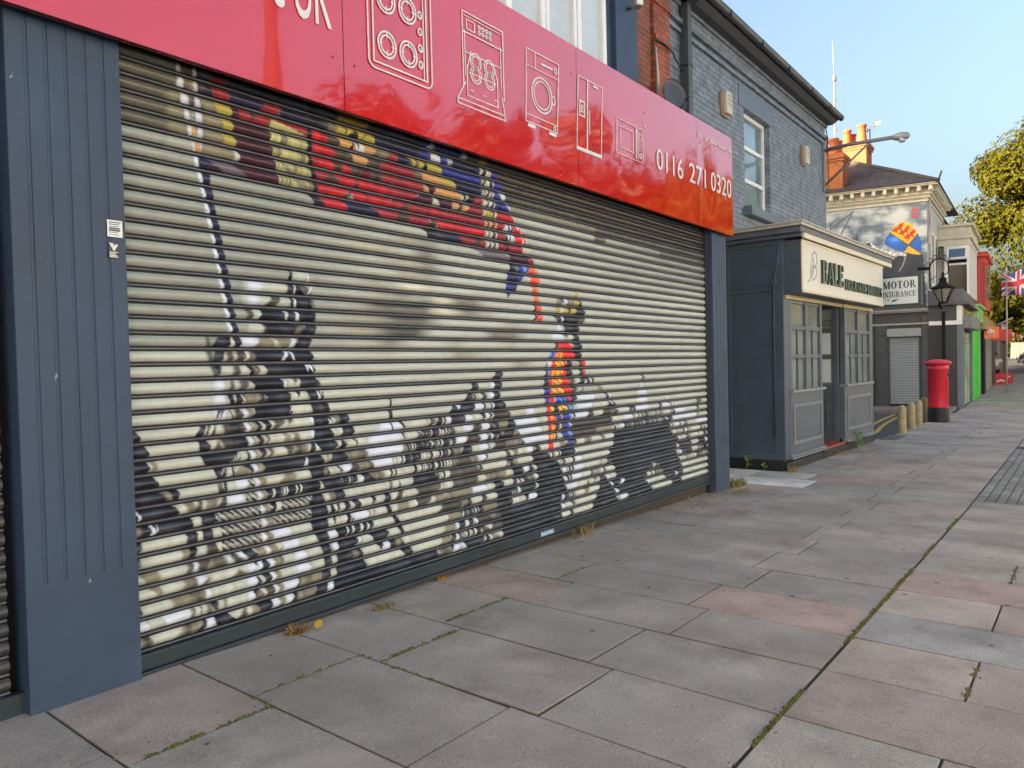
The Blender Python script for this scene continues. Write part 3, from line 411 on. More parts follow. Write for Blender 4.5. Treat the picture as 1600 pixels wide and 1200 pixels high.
# ================================================================ appliance shop (near building)
shop = thing('shop_building', 'shop with navy fluted pillars and a wide painted roller shutter, nearest building', 'building', (1.25, 4.0, 0))
b = MB(); b.box(-14, 1.22, 4.86, 12.5, -.2, 7.4); b.box(1.22, 9.9, 4.86, 12.5, -.3, 7.4); b.box(-14, 9.85, 4.14, 4.855, 3.47, 4.55)
b.build('wall', M_rbrick, shop)
b = MB(); b.prism([(4.6, 7.4), (12.8, 7.4), (8.7, 9.7)], (-14.2, 0, 0), YA, ZA, XA, 0, 24.2); b.build('roof', M_slate, shop)
b = MB(); b.box(1.0, 9.9, 4.131, 4.85, -.3, 3.465); b.build('shutter_backing', M_black, shop)
def pillar(x0, x1, yf, zb, zt):
    b = MB(); n = 6; w = (x1-x0)/n; g = .007; zgv = zb+.62
    b.box(x0, x1, yf+.006, yf+.17, zb, zt)
    b.box(x0, x1, yf, yf+.0055, zb+.004, zgv)
    for i in range(n):
        a0, a1 = x0+i*w+(g if i else 0), x0+(i+1)*w-(g if i < n-1 else 0)
        b.prism([(a0, yf+.0055), (a0+.003, yf), (a1-.003, yf), (a1, yf+.0055)], (0, 0, zgv), XA, YA, ZA, 0, zt-zgv)
    return b.build('pillar', M_navy, shop)
pillar(1.252, 1.772, 3.96, -.01, 3.42)
pillar(9.285, 9.745, 3.94, -.16, 3.42)
rs_ = bpy.data.objects.new('roller_shutter', None); C.objects.link(rs_); rs_.parent = shop; rs_.empty_display_size = .2
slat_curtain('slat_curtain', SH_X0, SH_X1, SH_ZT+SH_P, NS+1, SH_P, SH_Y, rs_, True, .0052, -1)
b = MB(); zb = lambda x: .0 if x < 3 else -.012*(x-3)*.0
b.box(1.74, 9.24, 4.015, 4.06, .012, .098)
b.box(1.74, 9.24, 3.99, 4.07, -.012, .010)
b.box(1.74, 9.24, 4.005, 4.0145, .083, .094)
b.build('bottom_rail', M_rail, rs_, bevel=.003)
for q0, q1, z0 in ((1.70, 1.775, -.02), (9.235, 9.283, -.16)): b = MB(); b.box(q0, q1, 4.01, 4.13, z0, 3.424); b.build('guide_rail', M_dark, rs_)
b = MB(); b.prism([(1.74, -.17), (9.24, -.17), (9.24, -.014), (1.74, -.014)], (0, 4.06, 0), XA, ZA, YA, 0, .05); b.build('threshold', pm('threshold_concrete', (.05, .042, .036), rough=.9, var=.3, bump=.004), rs_)
rs2 = bpy.data.objects.new('bare_shutter', None); C.objects.link(rs2); rs2.parent = shop; rs2.empty_display_size = .2
slat_curtain('slat_curtain', -2.0, 1.252, SH_ZT, 37, SH_P, 4.06, rs2, False, .2)
b = MB(); b.box(-2, 1.252, 4.02, 4.07, .0, .10); b.build('bottom_rail', M_rail, rs2)
# upper floor: bay window, cladding, brick pier
b = MB()
b.box(3.2, 7.33, 4.45, 4.86, 4.5, 7.3)
b.build('bay_wall', M_grey, shop)
def uwindow(x0, x1, z0, z1, y, fw=.06, mull=(), curtain=True):
    b = MB(); b.box(x0, x0+fw, y-.05, y+.03, z0, z1); b.box(x1-fw, x1, y-.05, y+.03, z0, z1); b.box(x0+fw, x1-fw, y-.05, y+.03, z0, z0+fw); b.box(x0+fw, x1-fw, y-.05, y+.03, z1-fw, z1)
    for m in mull: b.box(m-fw*.6, m+fw*.6, y-.048, y+.03, z0+fw, z1-fw)
    wo = b.build('window', M_upvc, shop, bevel=.006)
    b = MB(); b.box(x0+fw, x1-fw, y-.005, y+.005, z0+fw, z1-fw); b.build('pane', M_curtain, wo)
uwindow(5.2, 6.20, 4.75, 7.25, 4.41, .075, (5.6,)); uwindow(6.215, 6.78, 4.75, 7.25, 4.41, .055); uwindow(6.80, 7.40, 4.75, 7.25, 4.41, .075)
b = MB(); b.box(7.405, 7.60, 4.42, 4.86, 4.5, 7.3); b.box(7.601, 8.12, 4.35, 4.86, 4.5, 7.3); b.build('cladding', M_navy, shop, bevel=.006)
b = MB(); b.box(8.125, 9.22, 4.74, 4.859, 4.4, 7.35); b.build('brick_wall', brick('brown_brick', (.26, .075, .04), (.20, .058, .035), (.09, .055, .045), bump=.008), shop)
b = MB(); b.box(9.221, 9.70, 4.69, 4.859, 4.4, 7.35); b.box(9.221, 9.70, 4.66, 4.7, 6.05, 6.12); b.box(9.221, 9.70, 4.66, 4.7, 6.55, 6.62)
b.build('brick_pier', M_rbrick, shop)

# ---- red fascia sign
SGX0, SGX1, SGY, SGZ0, SGZ1 = -4.0, 9.80, 3.85, 3.315, 4.64
sign = thing('shop_sign', 'glossy red fascia sign with white kitchen appliance drawings and phone number above the painted shutter', 'sign', (1.25, 3.85, SGZ0))
seams = [SGX0, .35, 3.155, 5.955, 8.665, SGX1]
b = MB()
for x0, x1 in zip(seams, seams[1:]):            # four metal sheets, each with a slight oil-can warp
    nx, nz = 28, 16; ph = rng.uniform(0, 6, 6); g = []
    for i in range(nx+1):
        for j in range(nz+1):
            u, v = i/nx, j/nz; x = x0+.003+(x1-x0-.006)*u; z = SGZ0+(SGZ1-SGZ0)*v; ed = min(1, 6*min(u, 1-u))*min(1, 5*min(v, 1-v))
            g.append((x, SGY+ed*(.0030*math.sin(x*2.1+ph[0])*math.sin(z*2.5+ph[1])+.0012*math.sin(x*6.3+ph[2]+z*2)+.0009*math.sin(x*11+ph[3]-z*7+2*math.sin(z*5))), z))
    b.smooth = True
    b.add(g, [(i*(nz+1)+j, (i+1)*(nz+1)+j, (i+1)*(nz+1)+j+1, i*(nz+1)+j+1) for i in range(nx) for j in range(nz)])
b.smooth = False
b.build('panel', M_red, sign)
b = MB(); b.box(SGX0, SGX1-.002, SGY+.012, SGY+.045, SGZ0+.001, SGZ1-.001); b.box(SGX1-.03, SGX1-.003, SGY+.0451, 4.7, SGZ0+.12, SGZ1-.001); b.box(SGX0, SGX1-.031, SGY+.0451, 4.7, SGZ1-.04, SGZ1-.002); b.build('sign_box', pm('sign_return_red', (.14, .006, .008), rough=.35), sign)
b = MB(); b.box(SGX0, 9.745, 3.896, 4.139, 3.425, 3.46); b.build('soffit', M_black, sign)
for x0, x1 in zip(seams, seams[1:]):
    for x in (x0+.09, x1-.09, (x0+x1)/2):
        if x < 1: continue
        for z in (SGZ0+.32, SGZ1-.28): b = MB(); b.tube([(x, SGY-.004, z), (x, SGY+.01, z)], .0075, 8); b.build('screw', pm('screw_head', (.05, .02, .025), rough=.5), sign)
SO = (0, SGY-.0055, 0); SD = .004
def signpart(name, fn):
    b = MB(); fn(b); b.build(name, M_white, sign)
LW = .016
def L_(b, pts, closed=False, w=LW): b.line(pts, w*.78, SO, XA, ZA, MY, SD, closed)
def rr(x0, x1, z0, z1, r, n=5):
    p = []
    for cx, cz, a in ((x1-r, z1-r, 0), (x0+r, z1-r, 90), (x0+r, z0+r, 180), (x1-r, z0+r, 270)):
        p += [(cx+r*math.cos(R_(a+90*i/n)), cz+r*math.sin(R_(a+90*i/n))) for i in range(n+1)]
    return p
def hob(b):
    L_(b, rr(3.365, 3.975, 3.675, 4.50, .06), True, .014); L_(b, rr(3.41, 3.925, 3.72, 4.455, .004, 1), True, .014)
    L_(b, [(3.895, 3.73), (3.895, 4.45)], False, .010)
    for cx in (3.535, 3.74):
        for cz in (3.865, 4.175):
            b.ring((cx, cz), .083, .096, SO, XA, ZA, MY, SD, sx=.92); b.ring((cx, cz), .058, .070, SO, XA, ZA, MY, SD, sx=.92)
            for q in range(4): a = q*math.pi/2; L_(b, [(cx+.045*math.cos(a), cz+.045*math.sin(a)), (cx+.085*math.cos(a), cz+.085*math.sin(a))], False, .009)
    for cz in (3.825, 3.945, 4.065, 4.185): b.ring((3.862, cz), .018, .030, SO, XA, ZA, MY, SD, 16, sx=.8); L_(b, [(3.862, cz), (3.868, cz-.01)], False, .006)
def dish(b):
    L_(b, [(4.325, 3.82), (4.325, 4.392), (4.829, 4.392), (4.829, 3.82)], False, .012); L_(b, [(4.35, 3.9), (4.35, 4.25)], False, .009); L_(b, [(4.795, 3.9), (4.795, 4.25)], False, .009)
    L_(b, [(4.325, 4.235), (4.829, 4.235)], False, .012); L_(b, [(4.345, 4.365), (4.81, 4.365)], False, .007); L_(b, [(4.355, 4.08), (4.79, 4.08)], False, .010)
    L_(b, [(4.375, 4.265), (4.47, 4.265), (4.47, 4.34), (4.375, 4.34)], True, .010)
    for i in range(4):
        for j in range(2): b.ring((4.53+i*.045, 4.325-j*.042), .009, .0175, SO, XA, ZA, MY, SD, 12)
    L_(b, [(4.345, 3.84), (4.255, 3.70), (4.255, 3.66), (4.835, 3.66), (4.835, 3.70), (4.80, 3.84)], False, .012); L_(b, [(4.255, 3.70), (4.835, 3.70)], False, .012)
    L_(b, [(4.37, 3.98), (4.37, 3.745), (4.745, 3.745), (4.745, 3.98)], False, .010); L_(b, [(4.38, 3.98), (4.42, 4.10)], False, .009); L_(b, [(4.735, 3.98), (4.70, 4.08)], False, .009)
    for cx in (4.475, 4.645):
        for cz in (3.93, 4.035): b.ring((cx, cz), .060, .070, SO, XA, ZA, MY, SD, 22); b.ring((cx, cz), .040, .048, SO, XA, ZA, MY, SD, 20)
        L_(b, [(cx-.08, 3.93), (cx+.08, 3.93)], False, .009)
    for a in (4.40, 4.56, 4.70): L_(b, [(a, 3.795), (a+.04, 3.795)], False, .009)
def wash(b):
    L_(b, [(5.125, 3.735), (5.155, 4.37), (5.648, 4.37), (5.60, 3.735)], True, .011); L_(b, [(5.148, 4.225), (5.638, 4.225)], False, .010); L_(b, [(5.132, 3.80), (5.605, 3.80)], False, .010)
    L_(b, [(5.28, 4.225), (5.28, 4.37)], False, .009); L_(b, [(5.38, 4.295), (5.54, 4.295)], False, .022); b.ring((5.595, 4.295), .017, .030, SO, XA, ZA, MY, SD, 16, sx=.8); b.ring((5.56, 3.768), .014, .024, SO, XA, ZA, MY, SD, 14, sx=.8)
    b.ring((5.375, 4.015), .146, .160, SO, XA, ZA, MY, SD, 36); b.ring((5.375, 4.015), .116, .127, SO, XA, ZA, MY, SD, 36)
    L_(b, [(5.53, 4.05), (5.565, 4.05), (5.575, 4.015), (5.565, 3.985), (5.53, 3.98)], False, .012)
    L_(b, [(5.17, 3.708), (5.25, 3.708)], False, .038); L_(b, [(5.49, 3.708), (5.57, 3.708)], False, .038)
def fridge(b):
    L_(b, [(5.925, 3.665), (5.972, 4.372), (6.412, 4.372), (6.365, 3.665)], True, .011); L_(b, [(6.108, 3.675), (6.14, 4.37)], False, .020); L_(b, [(5.93, 3.683), (6.36, 3.683)], False, .028)
    L_(b, [(5.985, 4.0), (5.992, 4.14), (6.075, 4.14), (6.068, 4.0)], True, .018); L_(b, [(6.012, 4.04), (6.016, 4.10), (6.045, 4.10), (6.041, 4.04)], True, .012); L_(b, [(6.155, 3.86), (6.165, 4.08)], False, .012); L_(b, [(6.25, 4.345), (6.32, 4.345)], False, .028)
def micro(b):
    L_(b, [(6.672, 3.79), (6.69, 4.15), (7.26, 4.15), (7.242, 3.79)], True, .008); L_(b, [(6.752, 3.86), (6.762, 4.08), (7.04, 4.08), (7.03, 3.86)], True, .008)
    L_(b, [(7.092, 3.82), (7.105, 4.13)], False, .020); L_(b, [(7.128, 3.80), (7.142, 4.15)], False, .007); L_(b, [(7.15, 4.02), (7.15, 4.09), (7.225, 4.09), (7.22, 4.02)], True, .008)
    for z in (3.98, 3.95, 3.92): L_(b, [(7.15, z), (7.165, z)], False, .009); L_(b, [(7.2, z), (7.215, z)], False, .009)
    b.ring((7.185, 3.855), .018, .030, SO, XA, ZA, MY, SD, 14)
    for a, z in ((7.27, 4.23), (7.30, 4.19), (7.325, 4.13)): L_(b, [(a, z), (a+.006, z+.03)], False, .006)
signpart('hob_drawing', hob); signpart('dishwasher_drawing', dish); signpart('washing_machine_drawing', wash); signpart('fridge_drawing', fridge); signpart('microwave_drawing', micro)
def phone(b):
    put_text(b, '0116', (7.56, 8.24, 3.795, 4.03), SO, XA, ZA, MY, SD); put_text(b, '271', (8.42, 8.90, 3.805, 4.045), SO, XA, ZA, MY, SD); put_text(b, '0320', (9.06, 9.735, 3.815, 4.06), SO, XA, ZA, MY, SD)
signpart('phone_number', phone)
signpart('address_line', lambda b: put_text(b, '111 - 115 King Richards Rd', (8.69, 9.76, 4.40, 4.475), SO, XA, ZA, MY, SD))
def uk(b):
    put_text(b, 'UK', (2.78, 3.06, 3.80, 4.20), SO, XA, ZA, MY, SD); b.ring((2.675, 3.845), .001, .034, SO, XA, ZA, MY, SD, 16)
signpart('web_lettering', uk)

# ---- stickers
st = thing('sticker', 'white printed notice stuck on the fluted navy pillar, above the black sticker', 'sticker', (1.71, 3.955, 2.36))
b = MB(); b.box(1.677, 1.752, 3.951, 3.953, 2.322, 2.408); b.build('paper', pm('sticker_paper', (.66, .72, .74), rough=.5, var=.04), st)
b = MB()
for i, (w0, h) in enumerate(((.058, .005), (.052, .004), (.05, .003), (.054, .008), (.054, .008), (.046, .003), (.05, .003))):
    z = 2.397-i*.0105; b.box(1.685, 1.685+w0, 3.9495, 3.951, z-h/2, z+h/2)
b.build('print', pm('ink', (.05, .06, .08), rough=.6), st)
st = thing('sticker', 'black and white sticker on the navy pillar, directly below the white printed notice', 'sticker', (1.705, 3.955, 2.25))
b = MB(); b.box(1.680, 1.730, 3.951, 3.953, 2.212, 2.294); b.build('paper', pm('sticker_black', (.03, .025, .03), rough=.5), st)
b = MB(); b.prism([(1.683, 2.29), (1.70, 2.256), (1.708, 2.25), (1.727, 2.282), (1.716, 2.287), (1.712, 2.276), (1.70, 2.289)], (0, 3.951, 0), XA, ZA, MY, 0, .0015)
for z, wd in ((2.243, .042), (2.234, .03), (2.226, .036), (2.219, .042)): b.box(1.684, 1.684+wd, 3.9495, 3.951, z-.0022, z+.0022)
b.build('print', M_white, st)
st = thing('sticker', 'small pale blue sticker on the bottom rail of the painted shutter', 'sticker', (5.53, 4.01, .05))
b = MB(); b.box(5.43, 5.64, 4.012, 4.0135, .022, .066); b.build('paper', pm('sticker_blue', (.16, .30, .48), rough=.5), st)
b = MB()
for i in range(5): b.box(5.44+i*.038, 5.465+i*.038, 4.0108, 4.012, .032+.004*(i % 2), .056-.005*(i % 3))
b.build('print', M_white, st)

# ---- security floodlight, cables, satellite dish
fl = thing('security_light', 'small grey security floodlight on the navy cladding beside the upstairs window', 'light', (7.88, 4.33, 5.86))
b = MB(); b.tube([(7.88, 4.35, 5.85), (7.88, 4.27, 5.85)], .018, 8); b.build('bracket', M_dark, fl)
b = MB(); b.obox((7.88, 4.22), (math.cos(.5), -math.sin(.5)), (math.sin(.5), math.cos(.5)), -.055, .055, -.06, .05, 5.83, 5.92); b.build('housing', pm('floodlight_body', (.25, .25, .24), rough=.4), fl, bevel=.01)
b = MB(); b.obox((7.88, 4.22), (math.cos(.5), -math.sin(.5)), (math.sin(.5), math.cos(.5)), -.04, .04, -.066, -.061, 5.842, 5.908); b.build('lens', pm('lens', (.7, .7, .68), rough=.15), fl)
b = MB()
for i, dx in enumerate((0, .03, .05)):
    b.tube([(9.235+dx*.3, 4.675, 5.95), (9.24+dx*.6, 4.668, 5.75), (9.25+dx, 4.665, 5.5+.05*i), (9.235+dx*1.4, 4.668, 5.25), (9.22+dx*1.8, 4.67, 4.9), (9.22+dx*1.8, 4.67, 4.5)], .008, 6)
tag(b.build('cable', pm('cable_white', (.42, .38, .34), rough=.5)), 'pale cables hanging loose down the red brick pier', 'cable')
b = MB(); b.tube([(9.222, 4.655, 6.02), (9.45, 4.65, 6.05), (9.73, 4.645, 6.0), (9.78, 4.66, 5.96), (10.07, 4.67, 5.86)], .014, 6)
tag(b.build('cable', M_gutter), 'thick black cable running across the brick pier to the downpipe', 'cable')
dh = thing('satellite_dish', 'round dark grey satellite dish behind the top edge of the red sign', 'satellite dish', (9.75, 4.5, 5.2))
b = MB(); dc = Vector((9.22, 4.42, 5.19)); dn = Vector((-.30, -.93, .2)).normalized(); du = dn.cross(Vector((0, 0, 1))).normalized(); dv = du.cross(dn)
n = 32; vs_ = []; fs = []
for i, rr_ in enumerate((.0, .09, .17, .24, .245)):
    for k in range(n): vs_.append(dc+(du*math.cos(2*math.pi*k/n)*.92+dv*math.sin(2*math.pi*k/n))*rr_+dn*(rr_*rr_*.55 if i < 4 else .045))
for i in range(4):
    for k in range(n): fs.append((i*n+k, i*n+(k+1) % n, (i+1)*n+(k+1) % n, (i+1)*n+k))
b.smooth = True; b.add(vs_, fs); b.build('reflector', pm('dish_grey', (.045, .05, .06), rough=.45, var=.1), dh)
b = MB(); b.tube([dc-dn*.01, dc-dn*.12, (9.32, 4.69, 5.0)], .018, 8); b.build('mount', M_dark, dh)
b = MB(); b.tube([dc-dv*.23, dc-dv*.16+dn*.22], .01, 6); b.tube([dc-dv*.16+dn*.2, dc-dv*.13+dn*.27], .02, 8); b.build('feed_arm', M_dark, dh)

# ================================================================ grey painted brick building
gb = thing('painted_brick_building', 'two-storey building of grey painted brick behind the grey kiosk shopfront', 'building', (9.7, 4.75, -.15))
GX1 = 17.65
b = MB(); wx0, wx1, wz0, wz1 = 12.66, 13.95, 4.30, 6.02
b.box(9.702, wx0, 4.75, 5.1, -.3, 6.95); b.box(wx1, GX1, 4.75, 5.1, -.3, 6.95); b.box(wx0, wx1, 4.75, 5.1, -.3, wz0); b.box(wx0, wx1, 4.75, 5.1, wz1, 6.95)
b.build('wall', M_gbrick, gb)
b = MB(); b.box(9.702, GX1-.002, 5.102, 24, -.3, 6.9); b.build('side_wall', M_gbrick_side, gb)
b = MB(); b.prism([(4.62, 6.98), (24.3, 6.98), (15, 12.6)], (9.71, 0, 0), YA, ZA, XA, 0, GX1-9.6); b.build('roof', M_slate, gb)  # unseen depth and ridge enlarged to keep sun off the gable opposite
b = MB()
for z, d, h in ((6.47, .045, .055), (6.60, .07, .07), (6.87, .05, .05)): b.box(9.72, GX1+.02, 4.75-d, 4.7495, z-h/2, z+h/2)
b.build('string_course', M_gbrick, gb, bevel=.008)
b = MB(); b.prism([(4.479, 6.97), (4.479, 7.06), (4.75, 7.10), (4.75, 6.90), (4.58, 6.90)], (9.75, 0, 0), YA, ZA, XA, 0, GX1-9.72); b.build('fascia_board', M_greyd, gb)
b = MB(); prof = [(4.42+.06*math.cos(R_(a)), 7.035+.075*math.sin(R_(a))) for a in range(180, 361, 20)]
b.prism(prof+[(4.485, 7.05), (4.355, 7.05)], (9.75, 0, 0), YA, ZA, XA, 0, GX1+.1-9.75)
for x in (11.2, 12.6, 14.0, 15.4, 16.7, 17.6): b.box(x-.02, x+.02, 4.352, 4.478, 6.955, 7.056)
b.build('gutter', M_gutter, gb)
b = MB(); b.box(10.12, 10.25, 4.60, 4.71, 3.3, 6.99); b.box(10.09, 10.28, 4.60, 4.749, 5.95, 5.985); b.box(10.09, 10.28, 4.60, 4.749, 4.6, 4.635); b.box(10.12, 10.25, 4.45, 4.71, 6.85, 6.90); b.build('downpipe', M_greyd, gb, bevel=.006)
b = MB(); b.box(wx0-.25, wx1+.25, 4.735, 4.7495, wz1+.001, wz1+.36); b.build('lintel', M_grey, gb, bevel=.004)
b = MB(); b.box(wx0-.08, wx1+.08, 4.60, 4.7495, wz0-.16, wz0+.001); b.build('sill', M_grey, gb, bevel=.01)
fwn = MB(); y = 4.89
fwn.box(wx0+.001, wx0+.07, y-.04, y+.05, wz0+.002, wz1-.001); fwn.box(wx1-.07, wx1-.001, y-.04, y+.05, wz0+.002, wz1-.001); fwn.box(wx0+.07, wx1-.07, y-.04, y+.05, wz1-.07, wz1-.001); fwn.box(wx0+.07, wx1-.07, y-.04, y+.05, wz0+.002, wz0+.07)
for z in (4.84, 5.42): fwn.box(wx0+.07, wx1-.07, y-.04, y+.05, z-.035, z+.035)
wo = fwn.build('window', M_upvc, gb, bevel=.005)
b = MB(); b.box(wx0+.07, wx1-.07, y-.005, y+.005, wz0+.07, wz1-.07); b.build('pane', M_upane, wo)
def alarm(x, z, s, label):
    a = thing('alarm_box', label, 'alarm box', (x, 4.75, z))
    b = MB(); b.prism([(-.13*s, 0), (.13*s, 0), (.13*s, .36*s), (.09*s, .40*s), (-.13*s, .40*s)], (x, 4.70, z), XA, ZA, YA, 0, .049); b.build('backplate', pm('alarm_back', (.34, .24, .15), rough=.5), a, bevel=.01)
    b = MB(); b.prism([(-.11*s, .03*s), (.12*s, .03*s), (.12*s, .35*s), (.08*s, .39*s), (-.11*s, .39*s)], (x, 4.63, z), XA, ZA, YA, 0, .069); b.build('cover', pm('alarm_cream', (.52, .48, .40), rough=.4, var=.05), a, bevel=.015)
    b = MB(); b.line([(-.04*s, .24*s), (.05*s, .24*s), (.05*s, .33*s), (-.04*s, .33*s)], .014*s, (x, 4.629, z), XA, ZA, MY, .002, True); b.line([(-.06*s, .19*s), (.07*s, .19*s)], .012*s, (x, 4.629, z), XA, ZA, MY, .002); b.line([(-.05*s, .16*s), (.05*s, .16*s)], .010*s, (x, 4.629, z), XA, ZA, MY, .002); b.build('print', pm('alarm_print', (.12, .12, .13), rough=.5), a)
alarm(11.74, 5.62, 1.0, 'cream alarm box on the grey brick wall, left of the upstairs window')
alarm(15.95, 5.66, 1.0, 'cream alarm box on the grey brick wall, beyond the upstairs window near the corner')
# street light arm on the corner
sl = thing('street_light', 'long wall-mounted street light arm at the corner of the grey brick building', 'street light', (17.5, 4.75, 5.4))
M_galv = pm('galvanised_arm', (.16, .15, .17), rough=.45, var=.2)
b = MB(); b.box(17.40, 17.54, 4.71, 4.748, 5.38, 6.5); b.build('bracket_plate', pm('bracket_grey', (.16, .19, .22), rough=.5), sl, bevel=.005)
b = MB(); b.tube([(17.47, 4.74, 6.30), (17.47, 4.2, 6.33), (17.47, 3.33, 6.30)], .042, 10); b.build('arm', M_galv, sl)
b = MB(); b.tube([(17.47, 4.74, 5.50), (17.47, 3.78, 6.29)], .026, 8); b.build('brace', M_galv, sl)
b = MB(); b.tube([(17.5, 4.70, 6.85), (17.5, 4.66, 6.6), (17.52, 4.66, 6.3), (17.52, 4.66, 5.5), (17.5, 4.70, 5.35)], .012, 6); b.build('cable', M_gutter, sl)
b = MB(); b.tube([(17.47, 3.34, 6.30), (17.47, 3.28, 6.295), (17.47, 3.2, 6.29), (17.47, 3.10, 6.285), (17.47, 3.03, 6.28), (17.47, 3.0, 6.28)], [.045, .07, .088, .085, .065, .02], 14); b.build('lamp_head', pm('lamp_grey', (.20, .22, .25), rough=.3), sl)
b = MB(); b.tube([(17.47, 3.15, 6.255), (17.47, 3.15, 6.17)], [.075, .06], 14); b.build('lens', pm('lamp_lens', (.3, .34, .38), rough=.1), sl)

# ================================================================ kiosk shopfront
K0, KU, KV = (11.662, 3.798), (.99947, -.03241), (.03241, .99947)
KZ = -.15
kiosk = thing('shopfront_kiosk', 'single-storey grey wooden shopfront built out in front of the painted brick building', 'shopfront', (11.662, 3.798, KZ))
KUv, KVv = (KU[0], KU[1], 0), (KV[0], KV[1], 0); KN = (-KV[0], -KV[1], 0)
def kp(s, v, z=0): return (K0[0]+s*KU[0]+v*KV[0], K0[1]+s*KU[1]+v*KV[1], z)
class KB(MB):
    def kb(s, a0, a1, b0, b1, z0, z1): s.obox(K0, KU, KV, a0, a1, b0, b1, z0, z1)
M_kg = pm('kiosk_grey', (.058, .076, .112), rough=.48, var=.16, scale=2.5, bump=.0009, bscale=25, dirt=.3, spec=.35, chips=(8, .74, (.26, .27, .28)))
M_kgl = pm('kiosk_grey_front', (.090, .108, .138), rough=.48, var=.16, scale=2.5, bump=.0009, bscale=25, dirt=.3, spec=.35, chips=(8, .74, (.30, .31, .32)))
M_plinth = pm('black_plinth', (.014, .014, .017), rough=.5, var=.4, dirt=.4, bump=.002)
b = KB(); b.kb(.06, 5.14, .05, .30, -.4, .02); b.kb(.03, .30, .05, .97, -.4, .03); b.kb(.05, 1.84, .0, .05, -.4, -.02); b.kb(3.1, 5.14, 0, .05, -.4, -.02); b.build('plinth', M_plinth, kiosk)
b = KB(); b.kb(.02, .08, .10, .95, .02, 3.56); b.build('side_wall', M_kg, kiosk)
b = KB()
for v0, v1 in ((.0, .17), (.87, .95)): b.kb(0, .0195, v0, v1, .02, 3.5)
b.kb(0, .0195, .171, .869, .02, .13); b.kb(-.006, .0195, .171, .869, 2.765, 2.80); b.kb(0, .0195, .171, .869, 2.70, 2.7645); b.kb(0, .0195, .171, .869, 3.42, 3.5)
b.kb(.0196, .28, 0, .10, .02, 3.5)
b.build('corner_post', M_kg, kiosk, bevel=.006)
b = KB(); b.kb(-.2, 6.0 if False else 5.5, -.38, .95, 3.70, 3.725); b.kb(-.18, 5.48, -.36, .95, 3.655, 3.699)
b.build('roof_edge', pm('roof_edge', (.42, .40, .36), rough=.6, var=.12, dirt=.3), kiosk, bevel=.005)
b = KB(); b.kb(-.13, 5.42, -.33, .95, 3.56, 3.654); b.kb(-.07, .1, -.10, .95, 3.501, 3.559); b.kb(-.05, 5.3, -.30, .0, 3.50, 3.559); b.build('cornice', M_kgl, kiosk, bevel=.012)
b = KB(); b.kb(.0, 5.32, -.345, -.301, 3.475, 3.555); b.build('cornice_trim', M_cream, kiosk, bevel=.008)
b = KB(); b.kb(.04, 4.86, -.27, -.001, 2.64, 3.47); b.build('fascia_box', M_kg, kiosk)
b = KB(); b.kb(.08, 1.86, -.02, .10, 2.575, 2.639); b.kb(3.08, 5.10, -.02, .10, 2.575, 2.639); b.kb(1.8601, 3.0799, .0, .10, 2.58, 2.639); b.build('header_rail', pm('header_cream', (.50, .40, .19), rough=.5, var=.12, dirt=.2), kiosk)
def kwindow(s0, s1):
    f = KB(); zs0, zs1 = 1.12, 2.57; tr, br = 2.13, 1.66; mid = (s0+s1)/2
    f.kb(s0, s0+.10, .0, .10, zs0, zs1); f.kb(s1-.10, s1, .0, .10, zs0, zs1); f.kb(mid-.05, mid+.05, .0, .10, zs0, zs1); f.kb(s0+.1, mid-.05, .02, .09, zs1-.05, zs1); f.kb(mid+.05, s1-.1, .02, .09, zs1-.05, zs1)
    for a, c in ((s0+.1, mid-.05), (mid+.05, s1-.1)):
        f.kb(a, c, .01, .095, tr-.035, tr+.035); f.kb(a, c, .012, .09, br-.03, br+.03); f.kb((a+c)/2-.02, (a+c)/2+.02, .02, .09, zs0, tr-.036)
    w = f.build('window', M_kgl, kiosk, bevel=.006)
    g = KB(); g.kb(s0+.1, mid-.05, .05, .06, zs0, zs1-.05); g.kb(mid+.05, s1-.1, .05, .06, zs0, zs1-.05); g.build('pane', pm('shop_glass', (.22, .25, .25), rough=.03, var=.35, scale=1.3, spec=1.0, ior=1.7), w)
    g = KB(); g.kb(s0-.03, s1+.03, -.05, .10, zs0-.045, zs0-.001); g.build('sill', pm('sill_grey', (.20, .215, .235), rough=.45, var=.1), w, bevel=.008)
    r = KB(); r.kb(s0-.06, s1+.02, .0, .10, .085, zs0-.046); r.build('stall_riser', M_kgl, kiosk, bevel=.004)
    m = KB()
    x0, x1, z0, z1 = s0+.10, s1-.12, .26, .86
    m.kb(x0, x1, -.022, -.0005, z0-.025, z0+.025); m.kb(x0, x1, -.022, -.0005, z1-.025, z1+.025); m.kb(x0-.02, x0+.02, -.020, -.0005, z0-.024, z1+.024); m.kb(x1-.02, x1+.02, -.020, -.0005, z0-.024, z1+.024)
    m.build('panel_moulding', pm('moulding_grey', (.16, .18, .205), rough=.4, var=.1), kiosk, bevel=.008)
    m = KB(); m.prism([(-.07, .02), (.02, .085), (.02, .02)], kp(s0-.08, 0), KVv, ZA, KUv, 0, s1-s0+.14) if False else m.kb(s0-.1, s1+.06, -.07, .05, .02, .05); m.kb(s0-.09, s1+.04, -.04, .05, .0501, .084)
    m.build('skirting_ledge', pm('ledge_grey', (.15, .17, .20), rough=.45, var=.15), kiosk, bevel=.008)
kwindow(.285, 1.86); kwindow(3.20, 5.0)
b = KB(); b.kb(5.001, 5.14, 0, .10, .02, 2.574); b.kb(5.08, 5.14, .101, .95, .02, 3.5); b.build('end_post', M_kgl, kiosk, bevel=.006)
